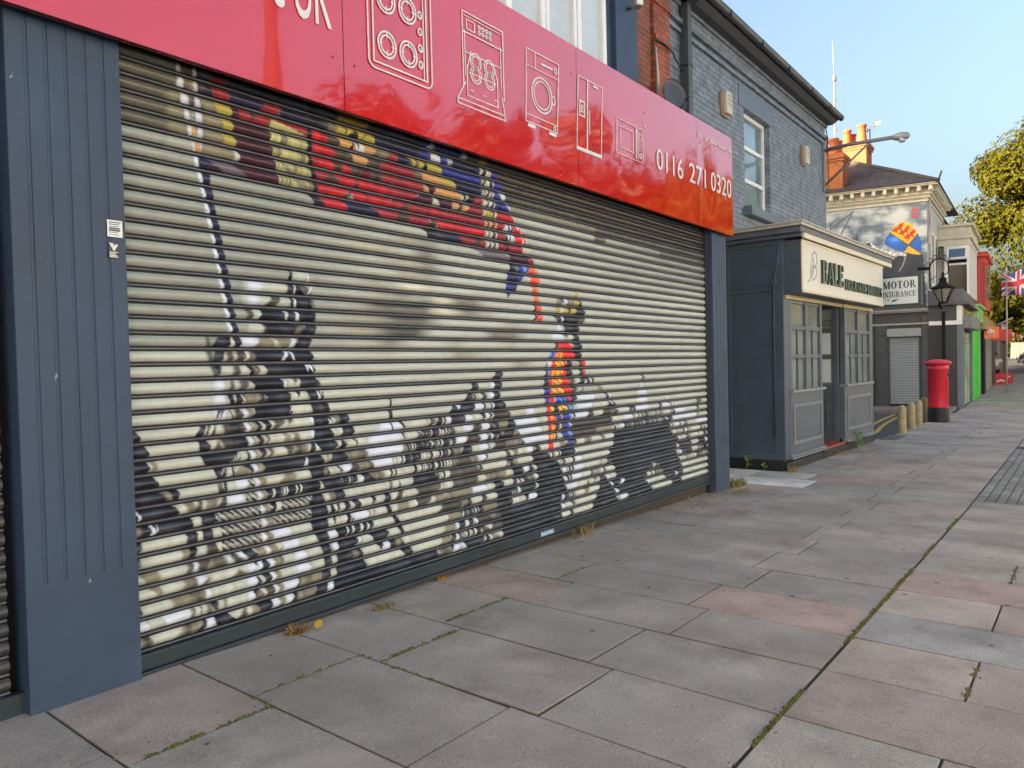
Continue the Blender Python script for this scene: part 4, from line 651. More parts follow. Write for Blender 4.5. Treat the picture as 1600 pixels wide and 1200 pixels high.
# glazed return beside the entrance and the recessed door
b = KB(); S = 3.10
b.kb(S, S+.06, .101, .20, .02, 2.63); b.kb(S, S+.06, .86, .95, .02, 2.63); b.kb(S, S+.06, .2001, .8599, 2.12, 2.19); b.kb(S, S+.06, .2001, .8599, 2.56, 2.63); b.kb(S, S+.06, .2001, .8599, 1.62, 1.68); b.kb(S, S+.06, .2001, .8599, 1.06, 1.14)
b.kb(S+.012, S+.05, .2001, .8599, .02, 1.06)
b.kb(S-.01, S+.0119, .30, .33, .30, .86); b.kb(S-.01, S+.0119, .3301, .8, .83, .86); b.kb(S-.01, S+.0119, .3301, .8, .30, .33)
b.build('entrance_side', M_kgl, kiosk, bevel=.004)
b = KB(); b.kb(S+.025, S+.033, .2001, .8599, 1.14, 2.56); b.build('entrance_pane', MATS['shop_glass'], kiosk)
b = KB(); b.kb(S+.012, S+.018, .24, .80, 1.70, 2.10); b.kb(S+.012, S+.018, .24, .80, 1.16, 1.60); b.build('paper_notice', pm('notice_paper', (.60, .66, .68), rough=.6, var=.05), kiosk)
b = KB(); put_text(b, 'INSURANCE', (0, .72, 0, .12), kp(S+.022, .93, 2.24), KN, ZA, (-KU[0], -KU[1], 0), .003); b.build('glass_lettering', pm('glass_lettering', (.06, .06, .06), rough=.5), kiosk)
b = KB(); b.kb(1.9, 3.08, .90, .95, .02, 2.62); b.kb(1.861, 1.92, .101, .9, .02, 2.62); b.build('door', M_kg, kiosk)
b = KB(); b.kb(1.86, 3.08, -.02, .95, .0, .035); b.build('step', pm('red_step', (.34, .05, .035), rough=.5, var=.15), kiosk, bevel=.008)
b = KB(); b.kb(1.86, 3.08, -.005, .9, -.3, -.001); b.build('step_riser', M_plinth, kiosk)
b = KB(); b.tube([kp(-.03, .05, 3.45), kp(-.035, .06, 3.2), kp(-.035, .10, 2.95), kp(-.03, .13, 2.85), kp(-.03, .14, 2.0), kp(-.03, .14, .4)], .011, 6); b.kb(-.05, -.0005, .10, .18, 2.80, 2.87); b.build('cable', M_kg, kiosk)
# sign on the kiosk
ks = thing('shop_sign', 'cream fascia board with green raised serif lettering and a feather emblem on the grey kiosk', 'sign', kp(2.5, -.27, 2.65))
b = KB(); b.kb(.075, 4.83, -.284, -.2705, 2.70, 3.43); b.build('board', pm('board_cream', (.58, .57, .52), rough=.35, var=.05, scale=2, dirt=.1), ks)
b = KB(); b.kb(.06, 4.85, -.292, -.2705, 2.655, 2.699); b.kb(.06, 4.85, -.292, -.2705, 3.431, 3.465); b.kb(.04, .0745, -.29, -.2705, 2.70, 3.43); b.build('frame', M_cream, ks)
so = kp(0, -.2845, 0); M_lg = pm('letter_green', (.012, .045, .032), rough=.3); 
b = KB(); put_serif(b, 'BALE', (.92, 2.05, 2.85, 3.225), so, KUv, ZA, KN, .035, 1.3); put_serif(b, 'INSURANCE BROKERS', (2.21, 4.66, 2.825, 3.012), so, KUv, ZA, KN, .025, 1.35); b.build('lettering', M_lg, ks)
b = KB(); so2 = kp(0, -.2843, 0)
q = [(.30, 2.83), (.36, 2.85), (.45, 2.92), (.53, 3.02), (.575, 3.12), (.585, 3.22)]
b.line(q, .022, so2, KUv, ZA, KN, .003); b.line([(.50, 3.17), (.52, 3.27), (.60, 3.325), (.70, 3.31), (.745, 3.25), (.735, 3.17), (.68, 3.11), (.60, 3.09)], .026, so2, KUv, ZA, KN, .003)
b.line([(.60, 3.09), (.70, 3.08), (.735, 3.03), (.71, 2.96), (.63, 2.90), (.53, 2.87)], .024, so2, KUv, ZA, KN, .003)
b.line([(.50, 3.17), (.44, 3.10), (.42, 3.0), (.45, 2.92)], .014, so2, KUv, ZA, KN, .003)
for i in range(7): z = 2.90+.03*i; b.line([(.46+.018*i, z), (.43+.012*i, z+.035)], .008, so2, KUv, ZA, KN, .003); b.line([(.50+.018*i, z), (.57+.012*i, z+.03)], .008, so2, KUv, ZA, KN, .003)
b.build('emblem', pm('emblem_silver', (.20, .23, .24), rough=.35, metal=.3), ks)
# projecting sign
ps = thing('projecting_sign', 'white projecting sign reading MOTOR INSURANCE in a dark green frame beyond the kiosk', 'sign', (17.05, 3.5, 2.69))
b = MB(); b.box(17.01, 17.09, 2.745, 3.52, 2.685, 3.30); b.build('sign_box', pm('sign_green', (.02, .065, .06), rough=.35), ps, bevel=.004)
b = MB(); b.box(17.0, 17.0095, 2.81, 3.515, 2.715, 3.265); b.build('face', pm('sign_face', (.70, .74, .76), rough=.3, var=.03), ps)
mo = (16.9995, 3.515, 2.715)
b = MB(); put_serif(b, 'MOTOR', (.055, .665, .325, .48), mo, MY, ZA, MX, .003, 1.15); put_serif(b, 'INSURANCE', (.045, .665, .15, .265), mo, MY, ZA, MX, .003, 1.05)
b.prism([(.21, .045), (.24, .085), (.30, .10), (.38, .098), (.33, .088), (.28, .06)], mo, MY, ZA, MX, 0, .003); b.ring((.15, .095), .001, .016, mo, MY, ZA, MX, .003, 10)
b.build('lettering', pm('sign_navy', (.01, .03, .045), rough=.4), ps)
b = MB(); b.box(17.03, 17.07, 3.50, 3.8, 2.95, 3.0); b.build('bracket', M_dark, ps)

# ================================================================ bollards and post box
def bollard(x, y, h, label):
    o = thing('bollard', label, 'bollard', (x, y, -.15), 'stone bollards between side road and pavement')
    b = MB(); r = .092; prof = [(r*1.02, -.2), (r*1.02, .0), (r, h-.12)]+[(r*math.cos(R_(a)), h-.12+.12*math.sin(R_(a))) for a in range(10, 91, 10)]
    prof[-1] = (.0005, h); b.lathe(prof, (x, y, -.15), 20)
    b.build('post', pm('bollard_stone', (.32, .27, .165), rough=.85, var=.3, scale=7, bump=.006, dirt=.5), o)
bl = ['stone bollard nearest the camera, closest to the kiosk', 'second stone bollard from the kiosk', 'middle stone bollard of the row of five', 'fourth stone bollard from the kiosk', 'stone bollard half hidden behind the red post box']
for (x, y, h), l in zip(((18.83, 3.47, .655), (20.1, 3.50, .65), (21.45, 3.57, .65), (22.9, 3.66, .65), (24.6, 3.66, .66)), bl): bollard(x, y, h, l)
pb = thing('post_box', 'red cylindrical post box with a domed cap and black base on the pavement', 'post box', (22.52, 3.27, -.15))
pr_ = .245
M_pr = pm('post_red', (.55, .022, .045), rough=.3, var=.08, scale=3, dirt=.1); pc = (22.52, 3.27, -.15)
b = MB(); b.lathe([(pr_+.012, -.1), (pr_+.012, .38), (pr_+.004, .395)], pc, 32); b.build('base', pm('post_black', (.010, .011, .015), rough=.5, spec=.25, var=.3, chips=(7, .72, (.2, .13, .06))), pb)
b = MB(); b.lathe([(pr_, .39), (pr_, 1.40), (pr_+.015, 1.41), (pr_+.015, 1.46), (pr_+.005, 1.47), (pr_+.005, 1.50)], pc, 32); b.build('body', M_pr, pb)
b = MB(); b.lathe([(pr_, 1.50), (pr_+.03, 1.53), (pr_+.075, 1.56), (pr_+.085, 1.60), (pr_+.075, 1.615), (.2, 1.655), (.1, 1.68), (.0005, 1.69)], pc, 32); b.build('cap', M_pr, pb)
b = MB(); b.obox((pc[0], pc[1]), (.5, .866), (-.866, .5), -.13, .13, .0, .0, 0, 0) if False else None
dx = Vector((.12, -.99, 0)).normalized(); b.prism([(-.11, 1.23), (.11, 1.23), (.11, 1.27), (-.11, 1.27)], (pc[0]+dx.x*(pr_-.02), pc[1]+dx.y*(pr_-.02), pc[2]), (-dx.y, dx.x, 0), ZA, dx, 0, .03); b.build('aperture', M_black, pb)
b = MB(); b.prism([(-.10, .92), (.10, .92), (.10, 1.14), (-.10, 1.14)], (pc[0]+dx.x*(pr_-.02), pc[1]+dx.y*(pr_-.02), pc[2]), (-dx.y, dx.x, 0), ZA, dx, 0, .028); b.prism([(-.15, .45), (.15, .45), (.15, 1.17), (-.15, 1.17)], (pc[0]+dx.x*(pr_-.05), pc[1]+dx.y*(pr_-.05), pc[2]), (-dx.y, dx.x, 0), ZA, dx, 0, .054); b.build('door', M_pr, pb)

# ================================================================ corner building across the side road
G0 = (28.6, 3.42); DG = Vector((-.2, .98)).normalized(); DF = (math.cos(R_(2.7)), math.sin(R_(2.7)))
DGt, DFt = (DG.x, DG.y), DF
def fp(n, t, z=0): return (G0[0]+n*DG.x+t*DF[0], G0[1]+n*DG.y+t*DF[1], z)
class FB(MB):
    def fb(s, n0, n1, t0, t1, z0, z1): s.obox(G0, DFt, DGt, t0, t1, n0, n1, z0, z1)
DG3, DF3 = (DG.x, DG.y, 0), (DF[0], DF[1], 0); NG = (-DF[0], -DF[1], 0); NF = (-DG.x, -DG.y, 0)
cb = thing('corner_building', 'two-storey corner building with a painted gable wall, slate roof and orange brick chimneys', 'building', fp(1, 0, -.15))
b = FB(); b.fb(1.0, 9, .0, 4.9, 3.24, 7.45); b.fb(1.0, 9, 4.901, 9, -.3, 7.45) if False else None; b.build('wall', pm('stucco_grey', (.40, .42, .42), rough=.6, var=.08, dirt=.1), cb)
b = FB(); b.fb(1.0, 9, .0, 4.9, -.4, 3.239); b.build('ground_floor', M_greyd, cb)
M_bb = brick('black_brick', (.022, .022, .026), (.018, .018, .022), (.010, .010, .013), ua=0, ub=1, rough=.4, bump=.006)
b = FB(); b.fb(.16, .999, .0, 4.4, -.4, 2.66); b.build('brick_front', M_bb, cb)
for q0, q1 in ((-.02, .8), (4.2, 4.39)): b = FB(); b.fb(.0, .16, q0, q1, -.4, 2.66); b.build('pilaster', M_grey, cb)
b = FB(); b.fb(.16, .999, -.012, 4.4, 2.80, 3.3); b.build('fascia_panel', M_greyd, cb)
b = FB(); b.fb(.16, .98, -.03, -.0125, 2.665, 2.80); b.fb(.02, .16, -.03, .3, 2.665, 3.3); b.build('white_trim', M_upvc, cb)
b = FB(); b.fb(-.25, .019, .31, 4.39, 2.55, 2.98); b.build('shop_fascia', pm('fascia_grey', (.16, .165, .18), rough=.5), cb)
b = FB(); b.fb(-.02, .15, .35, 4.38, 2.985, 3.28); b.build('fascia_glass', pm('gold_reflection_glass', (.30, .20, .06), rough=.08, var=.5, scale=3, spec=.9), cb)  # yellow reflection put into the strip's base colour
b = FB(); b.fb(-.22, .999, -.15, 4.5, 3.31, 3.36); b.fb(-.10, .999, -.08, 4.45, 3.361, 3.75); b.fb(-.02, .999, -.02, 4.4, 3.751, 3.85); b.build('ledge', pm('ledge_slate', (.085, .085, .095), rough=.5), cb, bevel=.02)
# roller shutter with graffiti on the street front, and small grey shutter on the gable
def ribs(name, n0, n1, t0, t1, z0, z1, pitch, mat, parent, gable):
    b = FB(); k = int((z1-z0)/pitch)
    for i in range(k):
        za = z0+i*pitch; pr = [(0, za), (-.012, za+pitch*.2), (-.016, za+pitch*.5), (-.008, za+pitch*.85), (0, za+pitch*.9), (.01, za+pitch*.9), (.01, za)]
        if gable: b.prism(pr, fp(n0, t0), DF3, ZA, DG3, 0, n1-n0)
        else: b.prism(pr, fp(n0, t0), DG3, ZA, DF3, 0, t1-t0)
    return b.build(name, mat, parent)
mg = pm('graffiti_shutter', (.3, .3, .3), rough=.4)
t_ = mg.node_tree; cr = t_.nodes.new('ShaderNodeValToRGB'); nn = t_.nodes.new('ShaderNodeTexNoise'); nn.inputs['Scale'].default_value = 1.1; nn.inputs['Detail'].default_value = 2; tcn = t_.nodes.new('ShaderNodeTexCoord')
t_.links.new(tcn.outputs['Object'], nn.inputs['Vector']); t_.links.new(nn.outputs[0], cr.inputs[0])
el = cr.color_ramp.elements; el[0].position = .36; el[0].color = (.30, .20, .12, 1); el[1].position = .62; el[1].color = (.35, .36, .33, 1); e = el.new(.47); e.color = (.12, .42, .12, 1); e = el.new(.54); e.color = (.50, .52, .44, 1)
t_.links.new(cr.outputs[0], t_.nodes['Principled BSDF'].inputs['Base Color'])
ribs('roller_shutter', .10, .16, .8, 4.2, -.15, 2.5, .1, mg, cb, False)
ribs('side_shutter', 1.29, 2.16, .0, 0, .0, 2.30, .088, pm('pale_shutter', (.24, .27, .295), rough=.4, var=.08), cb, True)
b = FB(); b.fb(1.2, 2.24, -.17, -.001, 2.31, 2.60); b.build('shutter_box', pm('shutter_box_grey', (.24, .27, .28), rough=.4, var=.08), cb, bevel=.03)
b = FB(); b.fb(1.26, 2.2, -.03, -.001, -.12, -.02); b.build('shutter_sill', M_black, cb)
b = FB(); b.fb(2.24, 2.6, -.08, -.001, -.15, 3.0); b.fb(2.22, 2.62, -.12, -.0801, -.15, .45)
for z in (.5, 1.1, 1.75, 2.4, 2.9): b.fb(2.28, 2.56, -.10, -.0802, z, z+.05)
b.fb(1.02, 1.2, -.06, -.001, -.15, 3.0)
for z in (1.1, 1.75): b.fb(1.05, 1.18, -.075, -.0601, z, z+.04)
b.build('side_pilaster', M_greyd, cb, bevel=.008)
b = FB(); b.fb(1.0, 5, -.10, -.001, 2.72, 2.78); b.fb(1.0, 5, -.22, -.001, 3.20, 3.25); b.fb(.98, 5, -.16, -.001, 3.14, 3.199); b.build('band', pm('band_grey', (.30, .29, .27), rough=.6, var=.2, dirt=.4), cb)
# cornice with brackets and dentils, on the gable side and on the street side
b = FB()
for (z0, z1, d) in ((6.88, 6.96, .05), (7.02, 7.10, .10), (7.10, 7.17, .16), (7.36, 7.45, .36)):
    b.fb(1.0-d, 9, -d, -.0005, z0+.001, z1); b.fb(1.0-d, .9995, -.0004, 4.9, z0+.001, z1)
b.fb(1.0-.08, 9, -.08, -.0006, 7.171, 7.359); b.fb(1.0-.08, .9994, -.0004, 4.9, 7.171, 7.359)
k = 0
while k*.34 < 4.2: n = .8+k*.34; b.fb(n, n+.11, -.34, -.0801, 7.2, 7.355); b.fb(n, n+.09, -.24, -.0802, 7.15, 7.199); k += 1
for k in range(12): t = .05+k*.38; b.fb(.66, .9193, t, t+.11, 7.2, 7.355)
for k in range(46): n = .92+k*.075; b.fb(n, n+.04, -.085, -.0501, 6.965, 7.015)
b.build('cornice', M_stone, cb)
# roof
b = MB(); e0, e1 = fp(.6, -.4, 7.46), fp(9.4, -.4, 7.46); pk = (30.35, 7.14, 9.08); pk2 = (37.2, 7.46, 9.08); e2 = fp(.6, 7, 7.46); e3 = fp(9.4, 7, 7.46); pk3 = (30.3, 9.6, 9.08)
b.add([e0, e1, pk, e2, pk2, pk3, e3], [(0, 2, 5, 1), (0, 3, 4, 2), (2, 4, 5), (1, 5, 4, 6)]); b.add([(p[0], p[1], p[2]-.05) for p in (e0, e1, e2, e3)], [(0, 1, 3, 2)])
ob = b.build('roof', brick('slate_courses', (.060, .052, .052), (.040, .036, .040), (.020, .018, .020), ua=-.2, ub=1, bw=.45, bh=.12, ms=.012, bump=.02, var=.35, rough=.7), cb)
b = MB(); b.tube([e0, ((e0[0]+pk[0])/2, (e0[1]+pk[1])/2, (7.46+9.08)/2+.03), (pk[0], pk[1], 9.1)], .07, 6); b.tube([pk, pk2], .07, 6); b.tube([(e0[0], e0[1], 7.5), (e0[0]-.05, e0[1]-.1, 7.75)], .03, 5)
b.build('ridge_tiles', M_slate, cb)
M_ob = brick('orange_brick', (.34, .095, .024), (.29, .08, .022), (.20, .085, .035), ua=.4, ub=1, bump=.008, var=.15)
def chimney(x0, x1, y0, y1, z0, z1, pots):
    b = MB(); b.box(x0, x1, y0, y1, z0, z1-.28); b.box(x0-.04, x1+.04, y0-.04, y1+.04, z1-.279, z1-.19); b.box(x0-.08, x1+.08, y0-.08, y1+.08, z1-.189, z1-.08); b.box(x0-.03, x1+.03, y0-.03, y1+.03, z1-.079, z1); b.box(x0-.03, x1+.03, y0-.04, y1+.03, z0+.9, z0+.96) if False else None
    c = b.build('chimney', M_ob, cb)
    for (px, py, h, r) in pots:
        p = MB(); p.lathe([(r*1.1, 0), (r*1.0, .06), (r*.86, h*.5), (r*.84, h-.08), (r*1.0, h-.06), (r*1.0, h), (r*.75, h), (r*.7, h-.2)], (px, py, z1), 16); p.build('chimney_pot', pm('terracotta', (.36, .085, .022), rough=.7, var=.15), c)
chimney(27.9, 28.75, 6.93, 7.85, 7.3, 8.93, ((28.12, 7.27, .58, .18), (28.5, 7.22, .58, .16), (28.2, 7.62, .56, .16)))
chimney(30.6, 31.5, 6.75, 7.60, 8.2, 9.92, ((31.0, 7.52, .62, .17), (31.3, 7.42, .5, .17), (31.0, 6.98, .72, .18)))
chimney(41.5, 42.2, 8.3, 8.9, 8.2, 9.35, ((41.8, 8.5, .3, .15),))
b = FB(); b.fb(3.2, 4.5, .4, .5, 7.9, 8.02) if False else None
b = MB(); b.box(27.82, 27.899, 6.9, 7.9, 7.47, 7.62); b.build('lead_flashing', pm('lead', (.30, .33, .36), rough=.5), cb)
# upstairs bay with a tilted open window
b = FB(); t0 = 3.3
b.fb(.0, .08, t0, t0+.1, 3.85, 5.72); b.fb(.68, .80, t0, t0+.1, 3.85, 5.72); b.fb(.0801, .6799, t0, t0+.1, 3.85, 3.95); b.fb(.0801, .6799, t0, t0+.1, 5.0, 5.07); b.fb(.0801, .6799, t0, t0+.1, 5.64, 5.72)
wo = b.build('bay_window', M_upvc, cb)
b = FB(); b.fb(.0801, .6799, t0+.04, t0+.05, 3.95, 5.0); b.build('pane', M_glass_dark, wo)
b = FB(); b.fb(.0801, .6799, t0+.06, t0+.3, 5.07, 5.64); b.build('opening', M_black, wo)
b = FB()
tl = [fp(.05, t0-.03, 5.64), fp(.71, t0-.03, 5.64)]; off = Vector(NG)*.30
P0, P1 = Vector(tl[0]), Vector(tl[1]); dn_ = Vector((off.x, off.y, -.46)); un = (P1-P0).normalized(); nn_ = un.cross(dn_.normalized()).normalized()
hgt = dn_.length; dv_ = dn_.normalized(); W_ = (P1-P0).length
for q in ([(0, 0), (W_, 0), (W_, .07), (0, .07)], [(0, hgt-.07), (W_, hgt-.07), (W_, hgt), (0, hgt)], [(0, .07), (.07, .07), (.07, hgt-.07), (0, hgt-.07)], [(W_-.07, .07), (W_, .07), (W_, hgt-.07), (W_-.07, hgt-.07)]): b.prism(q, P0, un, dv_, nn_, -.03, .03)
sa = b.build('open_sash', M_upvc, wo)
b = FB(); b.prism([(.07, .07), (W_-.07, .07), (W_-.07, hgt-.07), (.07, hgt-.07)], P0, un, dv_, nn_, -.005, .005); b.build('sash_pane', glass('sky_glass', (.05, .09, .16)), wo)
b = FB(); b.fb(.0, .999, t0+.301, 7.4, 3.86, 5.72); b.fb(.80, .999, .5, t0+.3, 3.86, 5.72) if False else None; b.build('bay_body', pm('bay_white', (.55, .55, .52), rough=.5), cb)
b = FB(); b.fb(-.02, .999, t0-.05, 7.5, 5.721, 5.95); b.fb(-.10, .999, t0-.12, 7.55, 5.951, 6.12); b.fb(-.04, .999, t0-.06, 7.5, 6.121, 6.40); b.fb(-.16, .999, t0-.18, 7.6, 6.401, 6.50); b.build('bay_cornice', M_stone, cb, bevel=.02)
b = FB(); b.tube([fp(.9, .25, 7.2), fp(.93, .25, 6.9), fp(.93, .25, 6.2)], .04, 8); b.tube([fp(.93, .25, 6.2), fp(.93, .25, 3.9)], .045, 8); b.fb(.88, .98, .15, .36, 5.45, 5.9); b.build('drainpipe', pm('pipe_cream', (.42, .41, .38), rough=.5), cb)
b = FB()
for t in (1.1, 2.1): b.fb(.96, .9992, t, t+.55, 4.1, 6.0)
fw_ = b.build('front_window', M_upvc, cb)
b = FB()
for t in (1.1, 2.1): b.fb(.955, .9595, t+.07, t+.48, 4.2, 5.9)
b.build('pane', M_glass_dark, fw_)

# painted gable mural (vertex paint on a plaster sheet)
def in_poly(X, Y, P):
    ins = np.zeros(X.shape, bool); n = len(P)
    for i in range(n):
        (x0, y0), (x1, y1) = P[i], P[(i+1) % n]
        if y0 == y1: continue
        c = ((y0 > Y) != (y1 > Y)) & (X < (x1-x0)*(Y-y0)/(y1-y0)+x0); ins ^= c
    return ins
GM = dict(
 crane1=[(4.03, 6.2), (4.0, 6.5), (3.98, 6.49), (3.98, 6.18)], crane2=[(3.95, 6.32), (3.26, 6.82), (3.22, 6.79), (3.91, 6.29)], crane3=[(3.71, 6.0), (3.3, 6.79), (3.25, 6.78), (3.65, 5.99)],
 spire=[(3.32, 5.79), (3.23, 5.95), (3.22, 5.79), (3.14, 6.02), (3.12, 5.81), (3.16, 5.64)], rock1=[(3.1, 5.58), (2.93, 5.68), (2.73, 5.7), (2.65, 5.34), (2.9, 5.2), (3.3, 5.3)],
 snow1=[(3.11, 5.6), (2.96, 5.68), (2.74, 5.71), (2.71, 5.67), (2.93, 5.63), (3.06, 5.55)],
 rock2=[(2.6, 5.3), (2.19, 5.05), (1.94, 5.11), (1.72, 5.13), (1.62, 5.11), (1.57, 5.17), (1.13, 5.12), (1.0, 3.2), (5.5, 3.2), (3.4, 5.2)],
 snow2=[(2.73, 5.69), (2.58, 5.5), (2.41, 5.39), (2.18, 5.31), (1.94, 5.21), (1.66, 5.19), (1.62, 5.12), (1.72, 5.12), (1.94, 5.11), (2.14, 5.09), (2.33, 5.18), (2.53, 5.3), (2.68, 5.46)],
 blue1=[(2.12, 5.93), (1.56, 5.45), (1.71, 5.23), (1.96, 5.31), (2.3, 5.55), (2.25, 5.75)], blue2=[(1.27, 5.81), (1.16, 5.53), (1.18, 5.17), (1.56, 5.45)],
 gold1=[(1.71, 6.27), (1.47, 6.16), (1.27, 5.81), (1.56, 5.45), (2.12, 5.93), (1.93, 6.16)], gold2=[(1.56, 5.45), (1.18, 5.14), (1.24, 5.08), (1.71, 5.23)])
GC = dict(crane1=(70, 76, 88), crane2=(84, 92, 104), crane3=(92, 100, 112), spire=(70, 70, 74), rock1=(66, 68, 74), snow1=(226, 226, 224), rock2=(58, 62, 68), snow2=(224, 226, 226), blue1=(52, 104, 186), blue2=(44, 98, 184), gold1=(236, 176, 46), gold2=(222, 176, 66))
st_ = .018; ns = np.arange(1.004, 5.3, st_); zs = np.arange(3.26, 6.87, st_); Xn, Zn = np.meshgrid(ns, zs, indexing='ij')
cl = np.zeros_like(Xn)
def vnoise(X, Y):
    g = rng.uniform(-1, 1, (64, 64)); i, j = np.floor(X).astype(int), np.floor(Y).astype(int); u, v = sm01(X-i), sm01(Y-j)
    G_ = lambda a, b: g[a % 64, b % 64]
    return G_(i, j)*(1-u)*(1-v)+G_(i+1, j)*u*(1-v)+G_(i, j+1)*(1-u)*v+G_(i+1, j+1)*u*v
for q in range(6): fr = 1.1*2**q; cl += (np.abs(vnoise(Xn*fr+7, Zn*fr*1.7+3))-.4)*1.6/1.75**q
cl = cl/np.abs(cl).max(); u = np.clip(.45+1.3*cl, 0, 1)[..., None]
base = np.array(lin((98, 114, 130)))*(1-u)+np.array(lin((190, 196, 198)))*u
warp = .02*np.sin(Xn*23)+.015*np.sin(Zn*31)
for k in ('rock2', 'rock1', 'snow2', 'snow1', 'crane1', 'crane2', 'crane3', 'spire', 'blue1', 'blue2', 'gold2', 'gold1'):
    m_ = in_poly(Xn+warp*(k[:4] in ('rock', 'snow')), Zn+warp*(k[:4] in ('rock', 'snow')), GM[k]); v = 1+.12*np.sin(Xn*9+Zn*5)[..., None]
    c = np.array(lin(GC[k]))*v
    if k[:4] == 'blue': c = c*(1+.9*np.exp(-(((Xn-2.0)/.18)**2+((Zn-5.7)/.09)**2)))[..., None]+np.array([.02, .06, .08])*np.exp(-(((Xn-1.9)/.25)**2+((Zn-5.65)/.1)**2))[..., None]
    if k[:4] == 'snow': c = c*np.where(np.sin(Xn*30+Zn*38) > .75, .3, 1)[..., None]
    base = np.where(m_[..., None], c, base)
def stroke(P, wd, col):
    global base
    for (x0, y0), (x1, y1) in zip(P, P[1:]):
        L2 = (x1-x0)**2+(y1-y0)**2+1e-9; tt = np.clip(((Xn-x0)*(x1-x0)+(Zn-y0)*(y1-y0))/L2, 0, 1); d = np.hypot(Xn-x0-tt*(x1-x0), Zn-y0-tt*(y1-y0))
        base = np.where((d < wd)[..., None], np.array(lin(col)), base)
for ox, oz in ((0, 0), (-.19, -.11), (-.36, -.26)):
    stroke([(2.03+ox, 6.0+oz), (1.96+ox, 5.97+oz), (1.94+ox, 6.06+oz), (1.86+ox, 6.02+oz), (1.83+ox, 6.13+oz), (1.76+ox, 6.11+oz), (1.73+ox, 6.20+oz), (1.80+ox, 6.17+oz)], .032, (198, 58, 44))
    stroke([(1.94+ox, 6.06+oz), (1.90+ox, 5.93+oz)], .026, (188, 50, 40)); stroke([(1.83+ox, 6.13+oz), (1.77+ox, 5.99+oz)], .026, (188, 50, 40))
stroke([(2.12, 5.93), (1.56, 5.45), (1.18, 5.14)], .012, (60, 50, 30)); stroke([(1.27, 5.81), (1.56, 5.45), (1.71, 5.23)], .012, (60, 50, 30))
stroke([(1.64, 5.11), (1.70, 4.87), (1.75, 4.74), (1.85, 4.58)], .014, (170, 172, 174)); stroke([(2.9, 5.62), (2.72, 5.3), (2.5, 5.1)], .02, (190, 192, 194))
for j in range(3):
    for i in range(3):
        cx, cz = 1.405-i*.065, 6.665-j*.13
        for _ in range(6): a = rng.choice([0, math.pi/2, .8]); d = .028; ex, ez = rng.uniform(-.012, .012, 2); stroke([(cx+ex-d*math.cos(a), cz+ez-d*math.sin(a)), (cx+ex+d*math.cos(a), cz+ez+d*math.sin(a))], .0105, (208, 62, 66))
me = bpy.data.meshes.new('painted_mural'); nn1, nz1 = Xn.shape
co = np.stack([G0[0]+Xn*DG.x-.004*DF[0], G0[1]+Xn*DG.y-.004*DF[1], Zn], -1).reshape(-1, 3)-np.array(cb.location)
i_ = (np.arange(nn1-1)[:, None]*nz1+np.arange(nz1-1)[None]); Fq = np.stack([i_, i_+1, i_+nz1+1, i_+nz1], -1).reshape(-1, 4)
me.vertices.add(len(co)); me.vertices.foreach_set('co', co.ravel()); me.loops.add(Fq.size); me.loops.foreach_set('vertex_index', Fq.ravel()); me.polygons.add(len(Fq)); me.polygons.foreach_set('loop_start', np.arange(len(Fq))*4)
ca = me.color_attributes.new('paint', 'FLOAT_COLOR', 'POINT'); ca.data.foreach_set('color', np.c_[base.reshape(-1, 3), np.ones(len(co))].ravel()); me.update(calc_edges=True)
o = bpy.data.objects.new('painted_mural', me); C.objects.link(o); o.parent = cb; me.materials.append(pm('gable_paint', (1, 1, 1), rough=.6, var=.06, scale=5, attr='paint'))
# television aerial and radio mast
ta = thing('tv_aerial', 'small television aerial on the far orange brick chimney', 'aerial', (31.2, 6.75, 9.8))
b = MB(); b.tube([(31.2, 6.74, 9.5), (31.2, 6.74, 10.5)], .022, 6); b.tube([(31.2, 6.95, 10.38), (31.1, 6.4, 10.62)], .015, 6); b.box(31.08, 31.14, 6.33, 6.52, 10.53, 10.68)
for i in range(4): y = 6.5+i*.1; z = 10.57-i*.043; b.tube([(31.1, y, z-.09), (31.1, y, z+.09)], .01, 5)
b.build('antenna', pm('aerial_metal', (.14, .10, .07), rough=.4, metal=.4), ta)
ra = thing('radio_mast', 'tall thin white radio mast rising behind the orange brick chimney', 'aerial', (30.9, 7.95, 9.3))
b = MB(); b.tube([(30.9, 7.95, 8.3), (30.9, 7.93, 12.6)], .036, 8); b.tube([(30.9, 7.93, 12.6), (30.9, 7.98, 14.1)], .02, 8); b.tube([(30.9, 7.93, 12.55), (30.9, 7.93, 12.75)], .07, 8)
for z in (10.6, 11.2, 11.8): b.tube([(30.9, 7.93, z), (30.9, 7.93, z+.06)], .055, 8)
b.build('pole', pm('mast_white', (.20, .17, .13), rough=.5), ra)

# ---- big ornamental lantern on the corner
ln = thing('wall_lantern', 'black Victorian style lantern hanging from an ornate iron bracket at the corner', 'lantern', (27.5, 3.83, 3.35))
b = MB(); LX, LY = 27.5, 3.82
b.tube([(27.55, 4.55, 4.53), (27.5, 4.19, 4.50)], .055, 8)
b.tube([(LX, 4.19, 3.85), (LX, 4.20, 4.5)]+[(LX, 3.925+.265*math.cos(R_(a)), 4.52+.28*math.sin(R_(a))) for a in range(0, 181, 20)]+[(LX, 3.66, 4.3)], .022, 6)
for a in range(20, 170, 25): cx, cz = 3.925+.33*math.cos(R_(a)), 4.54+.35*math.sin(R_(a)); b.tube([(LX, cx+.05*math.cos(q), cz+.05*math.sin(q)) for q in np.linspace(0, 5, 8)], .012, 5)
b.tube([(LX, 3.925, 4.8), (LX, 3.925, 5.15)], .014, 5); b.tube([(LX, 3.925, 4.98), (LX, 3.86, 5.03)], .012, 5)
